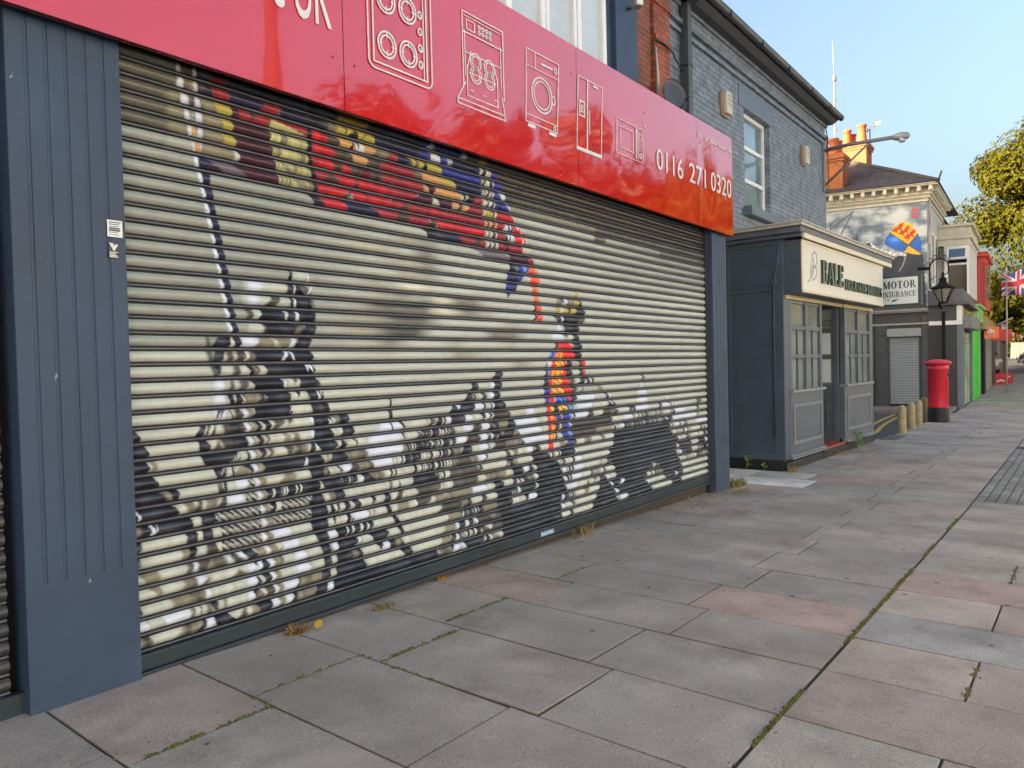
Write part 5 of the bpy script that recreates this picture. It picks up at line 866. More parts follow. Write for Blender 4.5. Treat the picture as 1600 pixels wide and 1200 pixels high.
b.tube([(LX, 3.66, 4.3), (LX, LY, 4.26)], .016, 5); b.tube([(LX, 4.19, 4.1), (LX, 4.0, 4.25)], .012, 5)
b.build('bracket', M_black, ln)
b = MB(); b.lathe([(.03, 4.34-3.35), (.05, .93), (.03, .90), (.06, .82), (.10, .80), (.13, .78), (.10, .76), (.12, .66), (.15, .62), (.15, .58)], (LX, LY, 3.35), 12)
b.lathe([(.15, .60), (.37, .50), (.38, .46), (.34, .44)], (LX, LY, 3.35), 6)
b.build('roof', M_black, ln)
b = MB(); hx = [(math.cos(R_(60*k)), math.sin(R_(60*k))) for k in range(6)]
for k in range(6): c0, s0 = hx[k]; b.tube([(LX+.33*c0, LY+.33*s0, 3.82), (LX+.11*c0, LY+.11*s0, 3.36)], .018, 5)
b.lathe([(.0005, -.02), (.12, .0), (.13, .03), (.10, .05)], (LX, LY, 3.34), 6); b.build('frame', M_black, ln)
b = MB(); b.lathe([(.32, .455), (.10, .02)], (LX, LY, 3.35), 6); b.build('glass', pm('lantern_glass', (.22, .23, .20), rough=.25, var=.2, scale=3, spec=.8), ln)
b = MB(); b.tube([(27.9, 3.98, 3.4), (27.9, 3.98, 3.3), (28.05, 3.95, 3.2)], .04, 6); b.tube([(28.1, 3.9, 3.1), (28.1, 3.9, -.2)], .055, 8)
tag(b.build('drainpipe', M_black), 'black drainpipe down the dark brick wall below the lantern', 'pipe')

# ================================================================ terrace beyond the corner building
gs_ = thing('green_shop', 'narrow shop with bright green front and red first-floor bay beyond the corner building', 'building', fp(.5, 6.5, -.15))
M_green = pm('bright_green', (.05, .55, .04), rough=.4, var=.06)
b = FB(); b.fb(.05, 1.0, 4.42, 8.5, -.4, 2.95); b.build('shopfront', M_green, gs_)
for q0, q1 in ((4.42, 4.8), (8.1, 8.5)): b = FB(); b.fb(-.02, .049, q0, q1, -.3, 2.9); b.build('pilaster', M_green, gs_, bevel=.01)
b = FB(); b.fb(-.16, .05, 4.42, 8.5, 2.951, 3.5); b.fb(-.28, .05, 4.42, 8.5, 3.501, 3.58); b.build('fascia', pm('green_fascia', (.22, .45, .13), rough=.45), gs_)
b = FB(); b.fb(1.0, 9, 4.92, 12, -.3, 7.0); b.build('wall', brick('terrace_brick', (.34, .13, .06), (.28, .10, .05), (.18, .12, .08), ua=1, ub=.05), gs_)
b = FB(); b.prism([(.9, 7.0), (9.1, 7.0), (5, 9.0)], fp(0, 4.92), DG3, ZA, DF3, 0, 7.1); b.build('roof', M_slate, gs_)
M_bay = pm('red_paint', (.52, .035, .022), rough=.45, var=.08)
b = FB(); b.fb(-.28, .999, 7.9, 11.6, 3.58, 5.75); b.fb(-.30, -.23, 7.86, 7.8995, 3.6, 5.7); b.fb(-.10, .02, 7.86, 7.8995, 3.6, 5.7); b.fb(-.229, -.101, 7.86, 7.8995, 5.5, 5.7); b.fb(-.38, .999, 7.75, 11.7, 5.751, 5.95); b.build('red_bay', M_bay, gs_, bevel=.01)
b = FB(); b.fb(-.225, -.105, 7.88, 7.8994, 3.7, 5.49); b.build('bay_panel', pm('red_panel', (.40, .022, .018), rough=.4), gs_)
b = FB(); b.fb(-.30, -.2805, 8.4, 9.6, 4.0, 5.5); b.fb(-.30, -.2805, 9.9, 11.1, 4.0, 5.5); b.build('bay_glass', M_glass_dark, gs_)
s3 = thing('cafe_shop', 'shop with a black door and grey roller shutters behind the hanging orange sign', 'building', fp(.5, 14, -.15))
b = FB(); b.fb(.06, 1.2, 8.52, 18.4, -.4, 3.0); b.build('shopfront', pm('cafe_white', (.42, .43, .42), rough=.5), s3)
b = FB(); b.fb(.0, .0599, 8.52, 9.4, -.3, 2.95); b.build('pilaster', pm('cafe_tile', (.10, .11, .12), rough=.4), s3)
b = FB(); b.fb(-.03, .0599, 10.6, 12.3, -.3, 2.8); b.build('door', M_black, s3)
ribs('roller_shutter', .0, .0599, 12.4, 18.2, -.12, 2.7, .14, pm('shutter_silver', (.30, .28, .24), rough=.45), s3, False)
b = FB(); b.fb(-.20, .06, 8.52, 18.4, 2.75, 3.3); b.build('fascia', pm('timber_fascia', (.32, .20, .09), rough=.6, var=.3), s3)
b = FB(); b.fb(1.0, 9, 12.02, 18.4, -.3, 6.6); b.build('wall', pm('render_dark', (.05, .06, .10), rough=.6), s3)
b = FB(); b.fb(.3, .999, 12.6, 15.4, 3.6, 5.6); b.build('upper_bay', pm('bay_navy', (.03, .035, .07), rough=.5), s3)
b = FB(); b.fb(.28, .2995, 12.8, 15.2, 3.9, 5.3); b.fb(.35, .95, 12.57, 12.599, 3.9, 5.3); b.build('bay_glass', pm('bay_pane', (.4, .44, .46), rough=.2), s3)
b = FB(); b.prism([(.9, 6.6), (9.1, 6.6), (5, 8.6)], fp(0, 12.0), DG3, ZA, DF3, 0, 6.4); b.build('roof', M_slate, s3)
s4 = thing('far_terrace', 'furthest terrace of small shops with brick upper floors along the pavement', 'building', fp(.5, 26, -.15))
b = FB(); b.fb(.1, 1.4, 18.42, 38, -.4, 3.1); b.fb(1.4005, 9, 18.42, 38, -.4, 5.2); b.build('wall', brick('far_brick', (.26, .10, .06), (.22, .08, .05), (.16, .12, .08), ua=1, ub=.05), s4)
for i, c in enumerate(((.03, .03, .04), (.22, .22, .20), (.25, .06, .05), (.06, .08, .10))):
    b = FB(); b.fb(-.05, .0995, 18.5+i*4.8, 23.1+i*4.8, -.3, 2.5); b.build('shopfront', pm('shopfront_%d' % i, c, rough=.45), s4)
    b = FB(); b.fb(-.25, .0995, 18.5+i*4.8, 23.1+i*4.8, 2.51, 3.0); b.build('fascia', pm('fascia_%d' % i, (c[2]*2+.05, c[1]*2+.02, c[0]+.04), rough=.5), s4)
b = FB(); b.prism([(1.2, 5.2), (9.1, 5.2), (5, 7.2)], fp(0, 18.4), DG3, ZA, DF3, 0, 19.7); b.build('roof', M_slate, s4)

# hanging orange sign
hs = thing('hanging_sign', 'square orange hanging sign with a white house symbol, projecting from the cafe shop', 'sign', fp(-.2, 11.5, 2.3))
sx0 = Vector(fp(.02, 11.4, 0)); hu = -DG3[0], -DG3[1], 0
b = FB(); b.prism([(0, 2.36), (.62, 2.36), (.62, 2.90), (0, 2.90)], sx0, hu, ZA, DF3, 0, .06); b.build('panel', pm('orange_panel', (.80, .16, .02), rough=.4, var=.03), hs)
b = FB(); so3 = sx0; hN = NG
b.prism([(.17, 2.60), (.20, 2.75), (.31, 2.83), (.44, 2.73), (.47, 2.60), (.40, 2.60), (.40, 2.66), (.36, 2.70), (.36, 2.60), (.29, 2.60), (.29, 2.70), (.24, 2.66), (.24, 2.60)], so3, hu, ZA, hN, 0, .008)
put_text(b, 'JUST EAT', (.10, .53, 2.44, 2.52), so3, hu, ZA, hN, .008); b.build('symbol', M_white, hs)
b = FB(); b.prism([(-.16, 2.42), (-.02, 2.42), (-.02, 2.86), (-.16, 2.86)], sx0, hu, ZA, DF3, 0, .05); b.build('bracket', M_white, hs)
rsn = thing('hanging_sign', 'plain red hanging sign just behind the orange one', 'sign', fp(-.3, 14, 2.2))
b = FB(); b.prism([(.25, 2.30), (1.05, 2.30), (1.05, 2.86), (.25, 2.86)], Vector(fp(.02, 14.5)), hu, ZA, DF3, 0, .06); b.build('panel', pm('red_panel_sign', (.55, .03, .03), rough=.4), rsn)
b = FB(); b.prism([(0, 2.55), (.25, 2.55), (.25, 2.60), (0, 2.60)], Vector(fp(.02, 14.5)), hu, ZA, DF3, .01, .05); b.build('bracket', M_dark, rsn)

# flags and bunting
def union_colors(U, V):
    """union flag on unit square U in 0..2, V in 0..1"""
    c = np.tile(np.array(lin((70, 78, 140))), U.shape+(1,)); wv, rv = np.array(lin((236, 226, 226))), np.array(lin((206, 70, 86)))
    d1 = np.abs((U-1)*.5-(V-.5))*.894; d2 = np.abs((U-1)*.5+(V-.5))*.894
    c[(d1 < .1) | (d2 < .1)] = wv; c[(d1 < .04) | (d2 < .04)] = rv
    c[(np.abs(U-1) < .17) | (np.abs(V-.5) < .17)] = wv; c[(np.abs(U-1) < .1) | (np.abs(V-.5) < .1)] = rv
    return c
def flag_mesh(name, fn, nu, nv, parent):
    U, V = np.meshgrid(np.linspace(0, 2, nu), np.linspace(0, 1, nv), indexing='ij'); P = fn(U, V).reshape(-1, 3)-np.array(parent.location)
    i = np.arange(nu-1)[:, None]*nv+np.arange(nv-1)[None]; Q = np.stack([i, i+1, i+nv+1, i+nv], -1).reshape(-1, 4)
    me = bpy.data.meshes.new(name); me.from_pydata(P.tolist(), [], Q.tolist()); ca = me.color_attributes.new('paint', 'FLOAT_COLOR', 'POINT')
    ca.data.foreach_set('color', np.c_[union_colors(U, V).reshape(-1, 3), np.ones(len(P))].ravel()); me.polygons.foreach_set('use_smooth', [True]*len(Q))
    o = bpy.data.objects.new(name, me); C.objects.link(o); o.parent = parent; me.materials.append(pm('flag_cloth', (1, 1, 1), rough=.8, attr='paint', var=.1, scale=3))
    sm_ = o.modifiers.new('solid', 'SOLIDIFY'); sm_.thickness = .006
    return o
fg = thing('flag', 'large Union flag flying from a tall thin pole over the pavement', 'flag', (42, 3.21, -.15))
b = MB(); b.tube([(42, 3.23, -.2), (42, 3.2, 5.75)], .035, 8); b.build('pole', pm('pole_grey', (.38, .36, .30), rough=.5), fg)
def ff(U, V):
    u = U/2; y = 3.42-u*1.35; z = 4.35+V*1.05+.34*u+.06*np.sin(u*9+V*2)-.12*u*u*(1-V)*3; x = 42+.22*np.sin(u*8+V*3)
    return np.stack([x, y, z], -1)
flag_mesh('cloth', ff, 50, 28, fg)
f2 = thing('flag', 'small Union flag hanging from the wall above the red hanging sign', 'flag', fp(-.3, 21, 2.4))
b = FB(); b.tube([fp(.05, 21, 3.2), fp(-.9, 21, 3.7)], .02, 6); b.build('pole', M_white, f2)
def ff2(U, V): return np.stack([40+fp(0, 21)[0]*0+9.9+.08*np.sin(U*5), fp(-.12, 21)[1]-U*.26+.0*V, 2.45+V*.75+.12*U+.05*np.sin(U*6)], -1)
flag_mesh('cloth', ff2, 24, 14, f2)
bn = thing('bunting', 'string of red and white triangular bunting from the flagpole across the street', 'bunting', (42, 3.2, 2.8))
b = MB(); b.cur = 0
pts = [(42+1.2*t, 3.2-1.6*t+.0, 2.78-.75*math.sin(math.pi*min(t*.8, 1))*.5) for t in np.linspace(0, 1.6, 18)]
b.tube(pts, .008, 5)
for i, (p, q) in enumerate(zip(pts, pts[1:])):
    b.cur = i % 2; p, q = Vector(p), Vector(q); d = (q-p); b.prism([(0, 0), (d.length*.9, 0), (d.length*.45, -.24)], p, d.normalized(), ZA, d.normalized().cross(Vector(ZA)), 0, .006)
b.build('pennant', [pm('pennant_red', (.42, .07, .06), rough=.7), pm('pennant_pale', (.5, .42, .38), rough=.7)], bn)

# person walking far down the pavement
pe = thing('person', 'person in a pale top and black shorts walking away down the pavement', 'person', (50, 4.36, -.0))
def skin_body(name, joints, edges, mat, parent):
    me = bpy.data.meshes.new(name); me.from_pydata([tuple(Vector(j[:3])-Vector(parent.location)) for j in joints], edges, [])
    o = bpy.data.objects.new(name, me); C.objects.link(o); o.parent = parent
    sk = o.modifiers.new('skin', 'SKIN'); sv = me.skin_vertices[0].data if me.skin_vertices else None
    if sv is None:
        bm_ = __import__('bmesh').new(); bm_.from_mesh(me); bm_.verts.layers.skin.verify(); bm_.to_mesh(me); bm_.free(); sv = me.skin_vertices[0].data
    for k, j in enumerate(joints): sv[k].radius = (j[3], j[3])
    sv[0].use_root = True; ss = o.modifiers.new('sub', 'SUBSURF'); ss.levels = 1; ss.render_levels = 2; me.materials.append(mat); return o
px, py, pz = 50, 4.36, -.03
J = [(px, py, pz+.92, .15), (px, py, pz+1.15, .13), (px, py, pz+1.38, .15), (px, py, pz+1.50, .06), (px, py, pz+1.60, .095), (px, py, pz+1.70, .08),
     (px, py-.20, pz+1.40, .06), (px+.03, py-.25, pz+1.14, .045), (px-.06, py-.24, pz+.88, .036), (px-.07, py-.24, pz+.80, .035),
     (px, py+.20, pz+1.40, .06), (px-.03, py+.25, pz+1.14, .045), (px+.08, py+.24, pz+.90, .036), (px+.09, py+.24, pz+.82, .035),
     (px, py-.10, pz+.82, .09), (px+.06, py-.10, pz+.48, .06), (px-.04, py-.10, pz+.10, .042), (px+.10, py-.11, pz+.05, .04),
     (px, py+.10, pz+.82, .09), (px-.06, py+.10, pz+.48, .06), (px-.22, py+.10, pz+.13, .042), (px-.10, py+.11, pz+.05, .04)]
E_ = [(0, 1), (1, 2), (2, 3), (3, 4), (4, 5), (2, 6), (6, 7), (7, 8), (8, 9), (2, 10), (10, 11), (11, 12), (12, 13), (0, 14), (14, 15), (15, 16), (16, 17), (0, 18), (18, 19), (19, 20), (20, 21)]
skin_body('body', J, E_, pm('skin', (.30, .17, .11), rough=.6), pe)
skin_body('top', [(px, py, pz+.94, .165), (px, py, pz+1.2, .155), (px, py, pz+1.42, .165), (px, py-.22, pz+1.38, .085), (px+.02, py-.26, pz+1.22, .075), (px, py+.22, pz+1.38, .085), (px-.02, py+.26, pz+1.22, .075)], [(0, 1), (1, 2), (2, 3), (3, 4), (2, 5), (5, 6)], pm('pale_shirt', (.55, .56, .62), rough=.8), pe)
skin_body('shorts', [(px, py, pz+.92, .17), (px, py-.10, pz+.78, .11), (px+.05, py-.10, pz+.52, .095), (px, py+.10, pz+.78, .11), (px-.05, py+.10, pz+.52, .095)], [(0, 1), (1, 2), (0, 3), (3, 4)], pm('black_shorts', (.012, .012, .016), rough=.8), pe)
b = MB(); b.lathe([(.0005, .125), (.06, .11), (.098, .05), (.1, .0), (.09, -.05)], (px-.012, py, pz+1.66), 12); b.build('hair', pm('dark_hair', (.02, .015, .012), rough=.6), pe)
# red display boards
for i, (x, y, l) in enumerate(((47.5, 3.95, 'red advertising board with a white swirl standing on the far pavement'), (48.8, 3.72, 'second red advertising board, behind the one with the white swirl'))):
    a = thing('advertising_board', l, 'advertising board', (x, y, -.1), 'red boards on the far pavement')
    b = MB(); b.prism([(-.26, 0), (.26, 0), (.26, .66), (.20, .72), (-.20, .72), (-.26, .66)], (x, y, -.1), MY, ZA, XA, 0, .06); b.build('board', pm('board_red', (.55, .035, .05), rough=.4), a)
    b = MB(); b.prism([(-.18, .22), (.04, .30), (.19, .25), (.20, .33), (.04, .40), (-.16, .33)] if i == 0 else [(-.15, .46), (.15, .46), (.15, .54), (-.15, .54)], (x-.002, y, -.1), MY, ZA, MX, 0, .01); b.build('print', M_white, a)
    b = MB(); b.box(x+.02, x+.25, y-.2, y+.2, -.13, -.08); b.build('foot', M_dark, a)

# ================================================================ ground, roads and pavement
def zfar(x): return zg(x)+(.02*(x-40) if x > 40 else 0)
def sheet(name, pts, z_off, mat, nx=1):
    b = MB(); b.quad(*[(x, y, zfar(x)+z_off) for x, y in pts]); return structure(b.build(name, mat))
xs_ = [-60, -10, 1.5, 4, 7, 9.75, 20, 30, 40, 60, 90, 150, 400, 900]
b = MB()
for x0, x1 in zip(xs_, xs_[1:]): z0, z1 = min(zfar(x0), 4)-.16, min(zfar(x1), 4)-.16; b.quad((x0, -400, z0), (x1, -400, z1), (x1, 400, z1), (x0, 400, z0))
structure(b.build('ground', pm('asphalt', (.055, .055, .057), rough=.85, var=.2, scale=5, bump=.003, bscale=160)))
# paving slabs
XB = [-1.4, -.72, -.04, .64, 1.32, 2.005, 2.685, 3.37, 4.03, 4.63, 5.22, 5.85, 6.49, 7.11, 7.81, 8.47]
while XB[-1] < 17.2: XB.append(XB[-1]+rng.uniform(.55, .72))
while XB[-1] < 62: XB.append(XB[-1]+rng.uniform(.6, .66))
SL = MB(); SCOL = []
GREYS = [(.318, .290, .264), (.300, .278, .255), (.332, .301, .272), (.290, .270, .250), (.310, .281, .254)]
PINK, PINKL, BEIGE, BLUE = (.238, .184, .164), (.228, .196, .176), (.236, .216, .190), (.198, .194, .186)
special = {(4, 0): (.236, .198, .176), (8, 0): (.236, .188, .168), (9, 2): (.240, .184, .166), (5, 1): (.212, .194, .174), (7, 0): (.222, .200, .178),
           (7, 3): PINKL, (8, 3): (.236, .204, .178), (9, 3): BLUE, (10, 3): (.256, .225, .196), (11, 3): PINK, (12, 3): BEIGE, (13, 3): (.245, .225, .2), (6, 3): (.212, .198, .178), (5, 3): PINKL, (4, 3): (.225, .198, .175), (8, 4): PINKL, (10, 4): (.245, .202, .178), (14, 0): PINKL, (16, 2): PINKL, (17, 1): PINK, (19, 2): PINK, (20, 2): PINKL, (21, 1): PINKL, (23, 2): PINKL, (24, 2): BEIGE, (22, 1): PINKL}
def slab(x0, x1, y0, y1, col, g=.0030, jit=.0018):
    a = [rng.normal(0, jit) for _ in range(4)]; i = .006
    X0, X1, Y0, Y1 = x0+g, x1-g, y0+g, y1-g
    if X1-X0 < .02 or Y1-Y0 < .02: return
    zt = lambda x, k: zfar(x)+a[k]
    o = len(SL.v)
    for (x, y, k) in ((X0, Y0, 0), (X1, Y0, 1), (X1, Y1, 2), (X0, Y1, 3)): SL.v.append((x, y, zt(x, k)-.006))
    for (x, y, k) in ((X0+i, Y0+i, 0), (X1-i, Y0+i, 1), (X1-i, Y1-i, 2), (X0+i, Y1-i, 3)): SL.v.append((x, y, zt(x, k)))
    for (x, y, k) in ((X0, Y0, 0), (X1, Y0, 1), (X1, Y1, 2), (X0, Y1, 3)): SL.v.append((x, y, zt(x, k)-.03))
    fs = [(4, 5, 6, 7)]+[(k, (k+1) % 4, 4+(k+1) % 4, 4+k) for k in range(4)]+[(8+k, 8+(k+1) % 4, (k+1) % 4, k) for k in range(4)]
    SL.f += [[q+o for q in f] for f in fs]; SL.mi += [0]*9; SL.sm += [False]*9
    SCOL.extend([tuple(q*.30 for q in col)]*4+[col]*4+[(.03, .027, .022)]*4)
for ci, (x0, x1) in enumerate(zip(XB, XB[1:])):
    ev = ci % 2 == 0; back = 4.10 if x0 < 9.2 else (4.72 if x0 < 11.6 else (3.86-.03*(x0-11.6) if x0 < 17.0 else 3.55 if x0 < 26 else 3.55+.05*(x0-26) if False else 3.45+.047*(x0-28)))
    if ev: js = [back, 3.12, 2.03, 1.142]; rj = [1.133, .49, -.55, -1.6, -2.4]
    else: js = [back, 3.29, 2.19, 1.142]; rj = [1.133, -.05, -1.1, -2.4]
    if not x0 < 9.2 and js[0]-js[1] > 1.15: js.insert(1, js[1]+.86)
    if js[0] < js[1]+.1: js[1] = js[0]; js = js[1:] if js[0] <= js[1] else js
    for k, (ya, yb) in enumerate(list(zip(js, js[1:]))+list(zip(rj, rj[1:]))):
        side = k if k < len(js)-1 else 3+k-(len(js)-1)
        col = special.get((ci, side)); r_is = col is None
        if col is None:
            r = rng.random(); col = GREYS[rng.integers(5)] if r < (.95 if x0 < 9.8 else .74) else (PINKL if r < .95 else BEIGE)
            if r >= (.95 if x0 < 9.8 else .74): r_is = False
        if x0 > 9.8 and x0 < 11.2 and ya > 3.2 and yb > 2.9 and x0 < 11.0: col = (.48, .47, .44)
        if 9.93 < x0 < 16.3 and ya < 1.2: continue
        col = np.array(col)*(1.0 if r_is else 1.5)*rng.uniform(.94, 1.06)
        slab(x0, x1, yb, ya, tuple(col))
y = 1.133
xb = 9.95; row = 0
while y > -1.0:
    x = xb-(.1 if row % 2 else 0)
    while x < 16.4:
        slab(max(x, 9.9), min(x+.205, 16.5), y-.105, y, tuple(np.array((.24, .24, .225))*rng.uniform(.82, 1.15)), .003, .0012); x += .205
    y -= .105; row += 1
pv = SL.build('pavement', pm('paving_slab', (1, 1, 1), rough=.86, spec=.3, var=.10, scale=3, attr='paint', bump=.0042, bscale=70, dirt=.5))
ca = pv.data.color_attributes.new('paint', 'FLOAT_COLOR', 'POINT'); ca.data.foreach_set('color', np.c_[np.array(SCOL), np.ones(len(SCOL))].ravel())
m = MATS['paving_slab']; t = m.node_tree; N, L = t.nodes, t.links                       # speckle, gum spots and traffic stains
p = N['Principled BSDF']; src = p.inputs['Base Color'].links[0].from_socket; tc = N.new('ShaderNodeTexCoord')
vo = N.new('ShaderNodeTexVoronoi'); vo.inputs['Scale'].default_value = 3.1; vo.inputs['Randomness'].default_value = 1; L.new(tc.outputs['Object'], vo.inputs['Vector'])
lt = N.new('ShaderNodeMath'); lt.operation = 'LESS_THAN'; lt.inputs[1].default_value = .058; L.new(vo.outputs['Distance'], lt.inputs[0])
sp = N.new('ShaderNodeTexNoise'); sp.inputs['Scale'].default_value = 180; sp.inputs['Detail'].default_value = 3; L.new(tc.outputs['Object'], sp.inputs['Vector'])
mr = N.new('ShaderNodeMapRange'); mr.inputs[1].default_value = .3; mr.inputs[2].default_value = .7; mr.inputs[3].default_value = .62; mr.inputs[4].default_value = 1.38; L.new(sp.outputs[0], mr.inputs[0])
sp2 = N.new('ShaderNodeTexNoise'); sp2.inputs['Scale'].default_value = 1.1; sp2.inputs['Detail'].default_value = 7; sp2.inputs['Roughness'].default_value = .65; L.new(tc.outputs['Object'], sp2.inputs['Vector'])
mr2 = N.new('ShaderNodeMapRange'); mr2.inputs[1].default_value = .3; mr2.inputs[2].default_value = .7; mr2.inputs[3].default_value = .72; mr2.inputs[4].default_value = 1.24; L.new(sp2.outputs[0], mr2.inputs[0])
mm = N.new('ShaderNodeMath'); mm.operation = 'MULTIPLY'; L.new(mr.outputs[0], mm.inputs[0]); L.new(mr2.outputs[0], mm.inputs[1])
sc = N.new('ShaderNodeVectorMath'); sc.operation = 'SCALE'; L.new(src, sc.inputs[0]); L.new(mm.outputs[0], sc.inputs['Scale'])
mx = N.new('ShaderNodeMix'); mx.data_type = 'RGBA'; gm = N.new('ShaderNodeMath'); gm.operation = 'MULTIPLY'; gm.inputs[1].default_value = .75; L.new(lt.outputs[0], gm.inputs[0]); L.new(gm.outputs[0], mx.inputs[0]); L.new(sc.outputs[0], mx.inputs[6]); mx.inputs[7].default_value = (.028, .028, .032, 1)
L.new(mx.outputs[2], p.inputs['Base Color'])
structure(pv)
b = MB(); xs2 = [-2, 1.5, 4, 7, 9.75, 17.3]
for x0, x1 in zip(xs2, xs2[1:]): b.quad((x0, -2.5, zfar(x0)-.012), (x1, -2.5, zfar(x1)-.012), (x1, 4.9, zfar(x1)-.012), (x0, 4.9, zfar(x0)-.012))
b.quad((17.3, -2.5, -.162), (40, -2.5, -.162), (40, 3.6, -.162), (17.3, 3.45, -.162)); b.quad((40, -2.5, -.162), (62, -2.5, zfar(62)-.012), (62, 5, zfar(62)-.012), (40, 3.9, -.162))
structure(b.build('joint_bed', pm('joint_dirt', (.040, .036, .028), rough=.95, var=.5, scale=12, bump=.004)))
# side road with double yellow lines
b = MB(); b.quad((17.3, 3.46, -.158), (25.8, 3.68, -.158), (25.8, 30, -.158), (17.66, 30, -.158), (17.66, 4.0, -.158)); structure(b.build('side_road', pm('road_asphalt', (.060, .058, .060), rough=.85, var=.2, bump=.004, bscale=90)))
b = MB()
for off in (0, .26):
    path = [(18.2+off*.3, 3.95+off*.4), (19.2, 4.02+off), (20.3, 4.18+off), (21.4, 4.30+off*1.0), (23, 4.42+off), (25, 4.5+off)]
    for (xa, ya), (xb_, yb_) in zip(path, path[1:]): b.quad((xa, ya, -.154), (xb_, yb_, -.154), (xb_, yb_+.10, -.154), (xa, ya+.10, -.154))
structure(b.build('yellow_lines', pm('yellow_paint', (.50, .34, .06), rough=.7, var=.35, scale=8)))
b = MB(); b.obox((25.8, 3.6), (DF[0], DF[1]), DGt, 0, .14, -.1, 10, -.3, -.06); b.obox((25.941, 3.6), (DF[0], DF[1]), DGt, 0, 2.7, -.12, 10, -.3, -.075)
structure(b.build('kerb', pm('kerb_stone', (.20, .165, .14), rough=.8, var=.25, bump=.003)))
b = MB(); b.box(17.2, 18.3, 3.28, 3.60, -.3, -.14); structure(b.build('cover_slab', pm('iron_cover', (.085, .09, .10), rough=.5, var=.25)))

# ================================================================ moss, weeds, leaves
b = MB(); r = random.Random(3)
def moss_line(x0, y0, x1, y1, n, dens=1.0):
    for i in range(n):
        t = r.random(); g_ = math.sin(t*37+x0*3)+math.sin(t*13+y0*5+1)
        if g_ < .1-dens+.4*r.random(): continue
        x, y = x0+(x1-x0)*t+r.gauss(0, .007), y0+(y1-y0)*t+r.gauss(0, .007); s_ = r.uniform(.005, .014); z = zfar(x)-.004; b.cur = r.choice((0, 0, 1, 1, 2))
        a = r.uniform(0, 6.28); h = r.uniform(.004, .016)
        b.add([(x+s_*math.cos(a+q*2.1), y+s_*math.sin(a+q*2.1), z) for q in range(3)]+[(x+r.gauss(0, .004), y+r.gauss(0, .004), z+h)], [(0, 1, 3), (1, 2, 3), (2, 0, 3)])
moss_line(1.5, 1.1375, 9.1, 1.1375, 5200, .65); moss_line(1.35, 3.12, 2.0, 3.12, 350, .7); moss_line(2.0, 3.1, 2.0, 3.3, 120, 1); moss_line(2.05, 3.29, 2.68, 3.29, 220, .3); moss_line(2.7, 3.12, 3.36, 3.12, 350, .9); moss_line(3.37, 3.29, 4.02, 3.29, 350, .9)
moss_line(2.685, 2.6, 2.685, 3.3, 160, .2); moss_line(4.65, 3.29, 5.2, 3.29, 120, .3); moss_line(3.95, .49, 4.55, .49, 120, .1); moss_line(6.5, .49, 7.1, .49, 100, .2)
stuff(b.build('moss', [pm('moss_green', (.085, .11, .018), rough=.9), pm('moss_olive', (.12, .11, .03), rough=.9), pm('moss_dark', (.05, .055, .015), rough=.9)]))
M_dry = pm('dry_grass', (.34, .20, .055), rough=.8, var=.25); M_weed = pm('weed_green', (.10, .16, .03), rough=.7, var=.25); M_yg = pm('yellow_grass', (.26, .24, .06), rough=.8, var=.2); M_lfy = pm('leaf_yellow', (.55, .34, .03), rough=.6)
def tuft(name, label, cat, x, y, n, rad, h, mats, group=None, lean=.5, elong=1.):
    b = MB(); z = zfar(x)-.01
    for i in range(n):
        b.cur = r.randrange(len(mats)); a = r.uniform(0, 6.28); d = rad*math.sqrt(r.random()); px_, py_ = x+d*math.cos(a)*elong, y+d*math.sin(a)*.45; hh = h*r.uniform(.35, 1); l = lean*hh; a2 = r.uniform(0, 6.28); w_ = r.uniform(.0025, .005); sx_, sy_ = math.sin(a2)*w_, -math.cos(a2)*w_; dx_, dy_ = l*math.cos(a2), l*math.sin(a2)
        b.add([(px_-sx_, py_-sy_, z), (px_+sx_, py_+sy_, z), (px_+dx_*.4+sx_*.8, py_+dy_*.4+sy_*.8, z+hh*.6), (px_+dx_*.4-sx_*.8, py_+dy_*.4-sy_*.8, z+hh*.6), (px_+dx_, py_+dy_, z+hh)], [(0, 1, 2, 3), (3, 2, 4)])
    return tag(b.build(name, mats), label, cat, group)
tuft('grass_tuft', 'bright green and yellow grass growing at the foot of the far fluted pillar', 'grass', 9.98, 3.98, 380, .30, .13, [M_weed, M_weed, M_yg, M_dry], elong=1.1)
tuft('dry_grass', 'dry yellow grass patch in front of the far fluted pillar', 'grass', 9.55, 3.72, 140, .20, .05, [M_dry, M_yg], lean=1.2)
tuft('dry_weed', 'dry brown weeds and litter under the far end of the painted shutter', 'weed', 8.2, 3.93, 300, .95, .07, [M_dry, M_dry, M_yg, pm('dead_leaf', (.16, .07, .035), rough=.8)], lean=1.1, elong=1.)
tuft('dry_weed', 'tall wispy dry weed against the shutter rail, right of the blue sticker', 'weed', 6.05, 3.96, 34, .16, .22, [M_dry, M_yg], lean=.6)
tuft('dry_weed', 'dry orange weed beside the yellow leaf at the foot of the painted shutter', 'weed', 2.70, 3.90, 170, .085, .06, [M_dry, M_dry, pm('dead_leaf', (.16, .07, .035), rough=.8)], lean=1.0)
tuft('dry_weed', 'dry weed with a green tip in the slab joint at the shutter foot', 'weed', 3.35, 3.84, 160, .11, .035, [M_dry, M_dry, M_weed], lean=1.2)
tuft('dry_weed', 'small dry orange weed at the corner of the pinkish slab by the shutter', 'weed', 4.10, 4.0, 80, .07, .05, [M_dry], lean=1.0)
tuft('dry_weed', 'flat scatter of orange debris on the slabs beside the near fluted pillar', 'weed', 2.08, 3.86, 110, .10, .014, [M_dry], lean=3.0)
tuft('dry_weed', 'dry grass at the corner of the black kiosk plinth', 'weed', 11.72, 3.70, 130, .13, .10, [M_dry, M_yg], lean=.8)
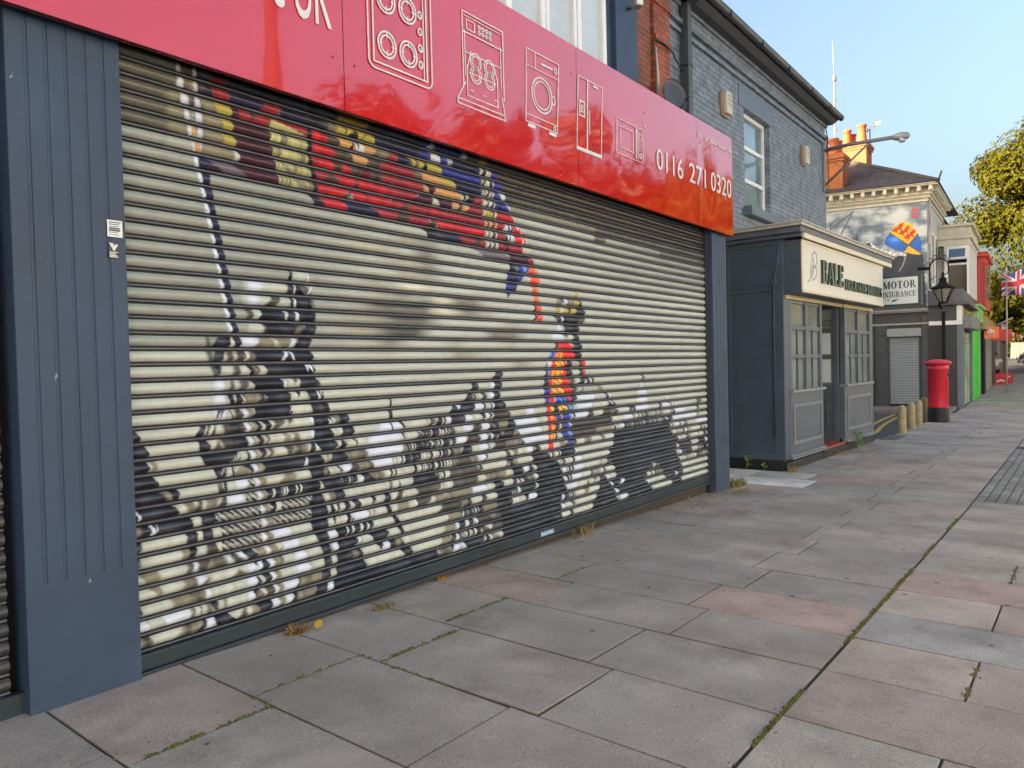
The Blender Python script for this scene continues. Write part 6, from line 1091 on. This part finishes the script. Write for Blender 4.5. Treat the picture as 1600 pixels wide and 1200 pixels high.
tuft('dry_weed', 'flat dry weed below the red kiosk step', 'weed', 14.2, 3.66, 150, .3, .06, [M_dry, M_yg], lean=1.1)
def leafy(label, x, y, z, n, rad, h):
    b = MB()
    for i in range(n):
        b.cur = r.randrange(2); u = [r.gauss(0, 1) for _ in range(3)]; l = math.sqrt(sum(q*q for q in u)); d = rad*r.random()**.5; c = Vector((x+u[0]/l*d, y-abs(u[1]/l)*d*.8, z+h*.5+u[2]/l*h*.5)); a = Vector((r.gauss(0, 1), r.gauss(0, 1), r.gauss(0, .6))).normalized(); e = a.orthogonal().normalized(); s_ = r.uniform(.018, .04)
        b.add([c-a*s_, c+e*s_*.5, c+a*s_, c-e*s_*.5], [(0, 1, 2, 3)])
    b.cur = 0; b.tube([(x, y, z-.05), (x, y-.01, z+h*.6)], .006, 5)
    return tag(b.build('weed', [M_weed, pm('weed_light', (.14, .22, .05), rough=.7)]), label, 'weed')
leafy('leafy green weed growing from the black plinth on the kiosk side, larger of the two', 11.69, 4.44, -.12, 70, .13, .20)
leafy('small green weed on the kiosk side plinth near the corner', 11.69, 4.16, -.14, 30, .08, .10)
leafy('leafy weed growing against the plinth below the far kiosk window', 15.3, 3.62, -.12, 90, .2, .32)
b = MB(); lx, ly = 2.80, 3.82; b.add([(lx-.03, ly-.01, .0), (lx, ly-.03, .012), (lx+.03, ly, .03), (lx+.005, ly+.03, .035), (lx-.02, ly+.02, .018)], [(0, 1, 2, 3, 4)]); tag(b.build('fallen_leaf', M_lfy), 'single yellow fallen leaf beside the dry orange weed', 'leaf')
for i, (x, y, l) in enumerate(((4.35, 3.78, 'tiny yellow leaf on the pinkish slab near the shutter'), (5.25, 3.70, 'tiny yellow leaf on the grey slab below the blue sticker'), (6.35, 3.62, 'tiny yellow leaf lying beyond the wispy dry weed'))):
    z = zfar(x)+.006; b = MB(); b.add([(x-.018, y, z), (x, y-.013, z+.006), (x+.022, y+.004, z+.003), (x, y+.014, z+.008)], [(0, 1, 2, 3)]); tag(b.build('fallen_leaf', M_lfy), l, 'leaf')

# grit and crumbs lying in and around the joints
b = MB()
for i in range(900):
    x = 1.3+8.5*r.random()**1.5; y = r.choice((4.03, 3.2, 2.1, 1.13, None)); y = r.uniform(.2, 4.0) if y is None else y+r.gauss(0, .05); s_ = r.uniform(.0015, .006); z = zfar(x)+.001; b.cur = r.randrange(3); a = r.uniform(0, 6)
    b.add([(x+s_*math.cos(a+q*1.57)*r.uniform(.6, 1.2), y+s_*math.sin(a+q*1.57)*r.uniform(.6, 1.2), z) for q in range(4)]+[(x, y, z+s_*.8)], [(0, 1, 4), (1, 2, 4), (2, 3, 4), (3, 0, 4)])
stuff(b.build('grit', [pm('grit_pale', (.35, .32, .27), rough=.9), pm('grit_dark', (.05, .045, .04), rough=.9), pm('grit_brown', (.16, .09, .04), rough=.9)]))

# ================================================================ trees
LEAF = [pm('leaf_%s' % k, c, rough=.55, var=.25, scale=2) for k, c in dict(mid=(.052, .056, .005), light=(.068, .066, .005), dark=(.034, .042, .006), olive=(.056, .054, .005)).items()]
for m in LEAF:
    p = m.node_tree.nodes['Principled BSDF']; p.inputs['Specular IOR Level'].default_value = .08; t_n = m.node_tree; tr_ = t_n.nodes.new('ShaderNodeBsdfTranslucent'); ms_ = t_n.nodes.new('ShaderNodeMixShader'); ms_.inputs[0].default_value = .38; t_n.links.new(p.inputs['Base Color'].links[0].from_socket, tr_.inputs[0]); t_n.links.new(p.outputs[0], ms_.inputs[1]); t_n.links.new(tr_.outputs[0], ms_.inputs[2]); t_n.links.new(ms_.outputs[0], t_n.nodes['Material Output'].inputs[0])
M_bark = pm('bark', (.09, .07, .05), rough=.9, var=.3, bump=.02, bscale=12)
def crown_mesh(name, n, R, H, leaf, seed, clumps=34, gap=.0, core=.35):
    q = np.random.default_rng(seed); cc = q.normal(0, 1, (clumps, 3)); cc /= np.linalg.norm(cc, axis=1)[:, None]; cc *= (q.random(clumps)**.45)[:, None]
    cc[:, 2] = cc[:, 2]; rad = q.uniform(.20, .36, clumps); k = q.integers(0, clumps, n); d = q.normal(0, 1, (n, 3)); d /= np.linalg.norm(d, axis=1)[:, None]
    P = cc[k]+d*(rad[k]*(.55+.5*q.random(n)**.6))[:, None]; P *= np.array([R, R, H/2])
    on = d+.45*cc[k]+q.normal(0, .42, (n, 3)); on[:, 2] += .25; a = np.cross(on, q.normal(0, 1, (n, 3))); a /= np.linalg.norm(a, axis=1)[:, None]; e = np.cross(on, a); e /= np.linalg.norm(e, axis=1)[:, None]
    s = leaf*q.uniform(.6, 1.3, n)[:, None]; nv = np.cross(a, e)
    V = np.stack([P-a*s, P+e*s*.55-a*s*.1+nv*s*.15, P+a*s, P-e*s*.55-a*s*.1+nv*s*.15], 1).reshape(-1, 3); F = np.arange(4*n).reshape(-1, 4)
    me = bpy.data.meshes.new(name); me.vertices.add(len(V)); me.vertices.foreach_set('co', V.ravel()); me.loops.add(F.size); me.loops.foreach_set('vertex_index', F.ravel()); me.polygons.add(n); me.polygons.foreach_set('loop_start', np.arange(n)*4)
    cm = q.integers(0, 3, clumps)[k]; cm = np.where(q.random(n) < .10, q.integers(0, 4, n), cm); me.polygons.foreach_set('material_index', cm); me.update(calc_edges=True)
    for m in LEAF: me.materials.append(m)
    return me, cc*np.array([R, R, H/2])
def tree(label, x, y, zb, trunk_h, R, H, n, leaf, seed, group=None, crown=None, clumps=34):
    t = thing('tree', label, 'tree', (x, y, zb), group)
    me, cc = crown or crown_mesh('crown', n, R, H, leaf, seed, clumps)
    c = bpy.data.objects.new('crown', me); C.objects.link(c); c.parent = t; c.location = (0, 0, trunk_h+H/2)
    b = MB(); q = np.random.default_rng(seed); r0 = .035*(trunk_h+H)*.6
    b.tube([(x, y, zb-.3), (x, y, zb+.4), (x+.1, y, zb+trunk_h), (x+.05, y+.1, zb+trunk_h+H*.45)], [r0*1.25, r0, r0*.75, r0*.3], 10)
    for k in range(9): v = cc[k]; b.tube([(x+.1, y, zb+trunk_h*(.8+.25*q.random())), (x+v[0]*.45, y+v[1]*.45, zb+trunk_h+H/2+v[2]*.5-.4), (x+v[0]*.85, y+v[1]*.85, zb+trunk_h+H/2+v[2]*.85)], [r0*.45, r0*.28, .03], 6)
    b.build('trunk', M_bark, t); return t, (me, cc)
tree('tall dense street tree with sunlit yellow-green crown at the right, beyond the green shop', 58.5, -.3, .2, 6.2, 6.4, 11.4, 90000, .14, 5, clumps=60)
tree('dark spreading tree behind the Union flag', 78, 1.5, .6, 2.0, 4.4, 4.6, 5000, .24, 9)
tree('sunlit yellow tree far down the street beyond the terrace', 104, 9.6, .9, 2.0, 6.2, 8.5, 7000, .28, 13)
tree('darker green tree at the far end of the terrace row', 76, 9.2, .5, 1.5, 3.4, 8.5, 6500, .24, 21)
tree('low round tree closing the end of the street', 125, 5.5, 1.0, .6, 8.5, 7.0, 6000, .32, 27)
# hedge bank at the end of the road
q = np.random.default_rng(41); b = MB()
for i in range(5000):
    c = Vector((q.uniform(118, 124), q.uniform(-10, 24), .9+q.random()**1.4*4.2)); a = Vector(q.normal(0, 1, 3)).normalized(); e = a.orthogonal().normalized(); s_ = .30*q.uniform(.6, 1.3); b.cur = int(q.integers(0, 4)); b.add([c-a*s_, c+e*s_*.6, c+a*s_, c-e*s_*.6], [(0, 1, 2, 3)])
stuff(b.build('hedge', LEAF))
# tall trees behind the houses across the road, seen in the glossy sign
LEAF_D = [pm('leaf_shade_%d' % i, c, rough=.6, var=.25, scale=2) for i, c in enumerate(((.022, .016, .014), (.030, .020, .016), (.016, .014, .012), (.026, .022, .014)))]  # leaves coloured dark to look unlit, though sun reaches these trees
def retone(me, mats):
    for i, m_ in enumerate(mats): me.materials[i] = m_
GT = 'tall trees across the road'
t0_, cr1 = tree('dark shade-coloured tree across the road, reflected lowest in the red sign', 23, -21, 0, 5, 6.2, 10.5, 6500, .34, 31, GT); retone(cr1[0], LEAF_D)
t1_, cr2 = tree('golden lit tree across the road, reflected behind the phone number', 57, -21, 0, 5, 6.2, 13.2, 8000, .34, 33, GT)
for i, (x, y, src_, s, sz, l) in enumerate(((31, -21.5, t0_, 1.15, 1.06, 'second dark shade-coloured tree across the road, between the lowest one and the tallest dark one'), (40, -21, t0_, 1.15, 1.12, 'tallest dark shade-coloured tree across the road, beside the golden ones'),
    (48, -22, t1_, .95, .92, 'golden lit tree across the road, standing next to the dark shade-coloured trees'), (68, -21.5, t1_, 1.05, 1.1, 'golden lit tree across the road, last but one from the shutter'), (80, -22, t1_, 1.1, 1.15, 'golden lit tree across the road, furthest from the shutter'))):
    o = copy_tree(src_, (x, y, 0), i*1.3, l); o.scale = (s, s, sz)
lp = thing('telegraph_pole', 'dark wooden telegraph pole reflected as a dark streak in the red sign', 'pole', (7.5, -3.5, -.1))
b = MB(); b.tube([(7.42, -3.5, -.2), (7.5, -3.5, 4.0), (7.75, -3.5, 11.0)], [.20, .18, .15], 12); b.build('shaft', pm('dark_timber', (.03, .022, .016), rough=.8), lp)
for i, (x, l) in enumerate(((50, 'small golden street tree at the far kerb, reflected in the nearer kiosk window'), (66, 'small golden street tree at the far kerb, reflected in the farther kiosk window'))):
    tree(l, x, -9.4, -.1, 2.0, 3.4, 5.6, 4500, .2, 51+i, 'small trees at the far kerb')
# houses across the road, out of view; placed and coloured to bounce low sun
M_stucco = pm('bounce_stucco', (.70, .75, .82), rough=.8, var=.05, dirt=.05)
for i, (x0, x1, hh) in enumerate(((-24, -6, 7.2), (-5.8, 10, 7.8), (10.2, 27, 7.2), (27.2, 44, 7.6), (44.2, 62, 7.2))):
    h = thing('terrace_house', ['unseen pale terrace across the road, far behind the camera', 'tall unseen pale terrace across the road, opposite the painted shutter', 'unseen pale terrace across the road in front of the lowest shade-coloured tree', 'unseen pale terrace across the road in front of the tallest shade-coloured tree', 'unseen pale terrace across the road, furthest from the shutter'][i], 'building', ((x0+x1)/2, -11.5, 0), 'terrace across the road')
    b = MB(); b.box(x0, x1, -19, -11.5, -.3, hh); b.build('wall', M_stucco, h)
    b = MB(); b.prism([(-19.3, hh), (-11.2, hh), (-15.2, hh+2.2)], (x0, 0, 0), YA, ZA, XA, 0, x1-x0); b.build('roof', M_slate, h)
    for k in range(int((x1-x0)/3.4)):
        for z in (.9, 4.4):
            b = MB(); b.box(x0+1.2+k*3.4, x0+2.1+k*3.4, -11.49, -11.43, z, z+1.6); b.build('window', M_glass_dark, h)

# ================================================================ vehicles far down the road
def car_profile(mb, prof, o, half):
    mb.prism(prof, o, MY, ZA, XA, -half, half)
cz_ = zfar(78)
car = thing('parked_car', 'dark parked car at the far right end of the street', 'car', (78, 4.6, cz_))
b = MB(); b.prism([(0, .28), (4.2, .28), (4.25, .62), (3.9, .82), (3.2, .92), (2.55, 1.38), (.9, 1.42), (.15, .98), (0, .7)], (78, 5.25, cz_), MY, ZA, XA, 0, 1.7); b.build('body', pm('car_dark', (.03, .04, .055), rough=.25, coat=.6), car, bevel=.06)
b = MB(); b.prism([(.75, .97), (2.95, .95), (2.45, 1.30), (1.0, 1.34)], (77.985, 5.25, cz_), MY, ZA, XA, 0, .02); b.build('window', pm('car_glass', (.16, .19, .21), rough=.1, spec=.9), car)
for y0 in (4.5, 1.9):
    b = MB(); b.tube([(77.97, y0, cz_+.31), (78.2, y0, cz_+.31)], .31, 16); w_ = b.build('wheel', M_black, car)
    b = MB(); b.tube([(77.95, y0, cz_+.31), (77.969, y0, cz_+.31)], .19, 12); b.build('rim', M_galv, w_)
vz = zfar(90)
van = thing('parked_van', 'white van parked beyond the dark car at the end of the street', 'van', (90, 5.5, vz))
b = MB(); b.prism([(0, .35), (4.6, .35), (4.7, 1.0), (4.3, 1.15), (3.7, 1.95), (.05, 2.0)], (90, 6.6, vz), MY, ZA, XA, 0, 1.8); b.build('body', pm('van_white', (.10, .10, .10), rough=.35), van, bevel=.06)
b = MB(); b.prism([(3.1, 1.15), (4.1, 1.15), (3.6, 1.8), (3.1, 1.8)], (89.985, 6.6, vz), MY, ZA, XA, 0, .02); b.build('window', M_glass_dark, van)
for y0 in (5.8, 2.9):
    b = MB(); b.tube([(89.97, y0, vz+.34), (90.2, y0, vz+.34)], .34, 16); b.build('wheel', M_black, van)
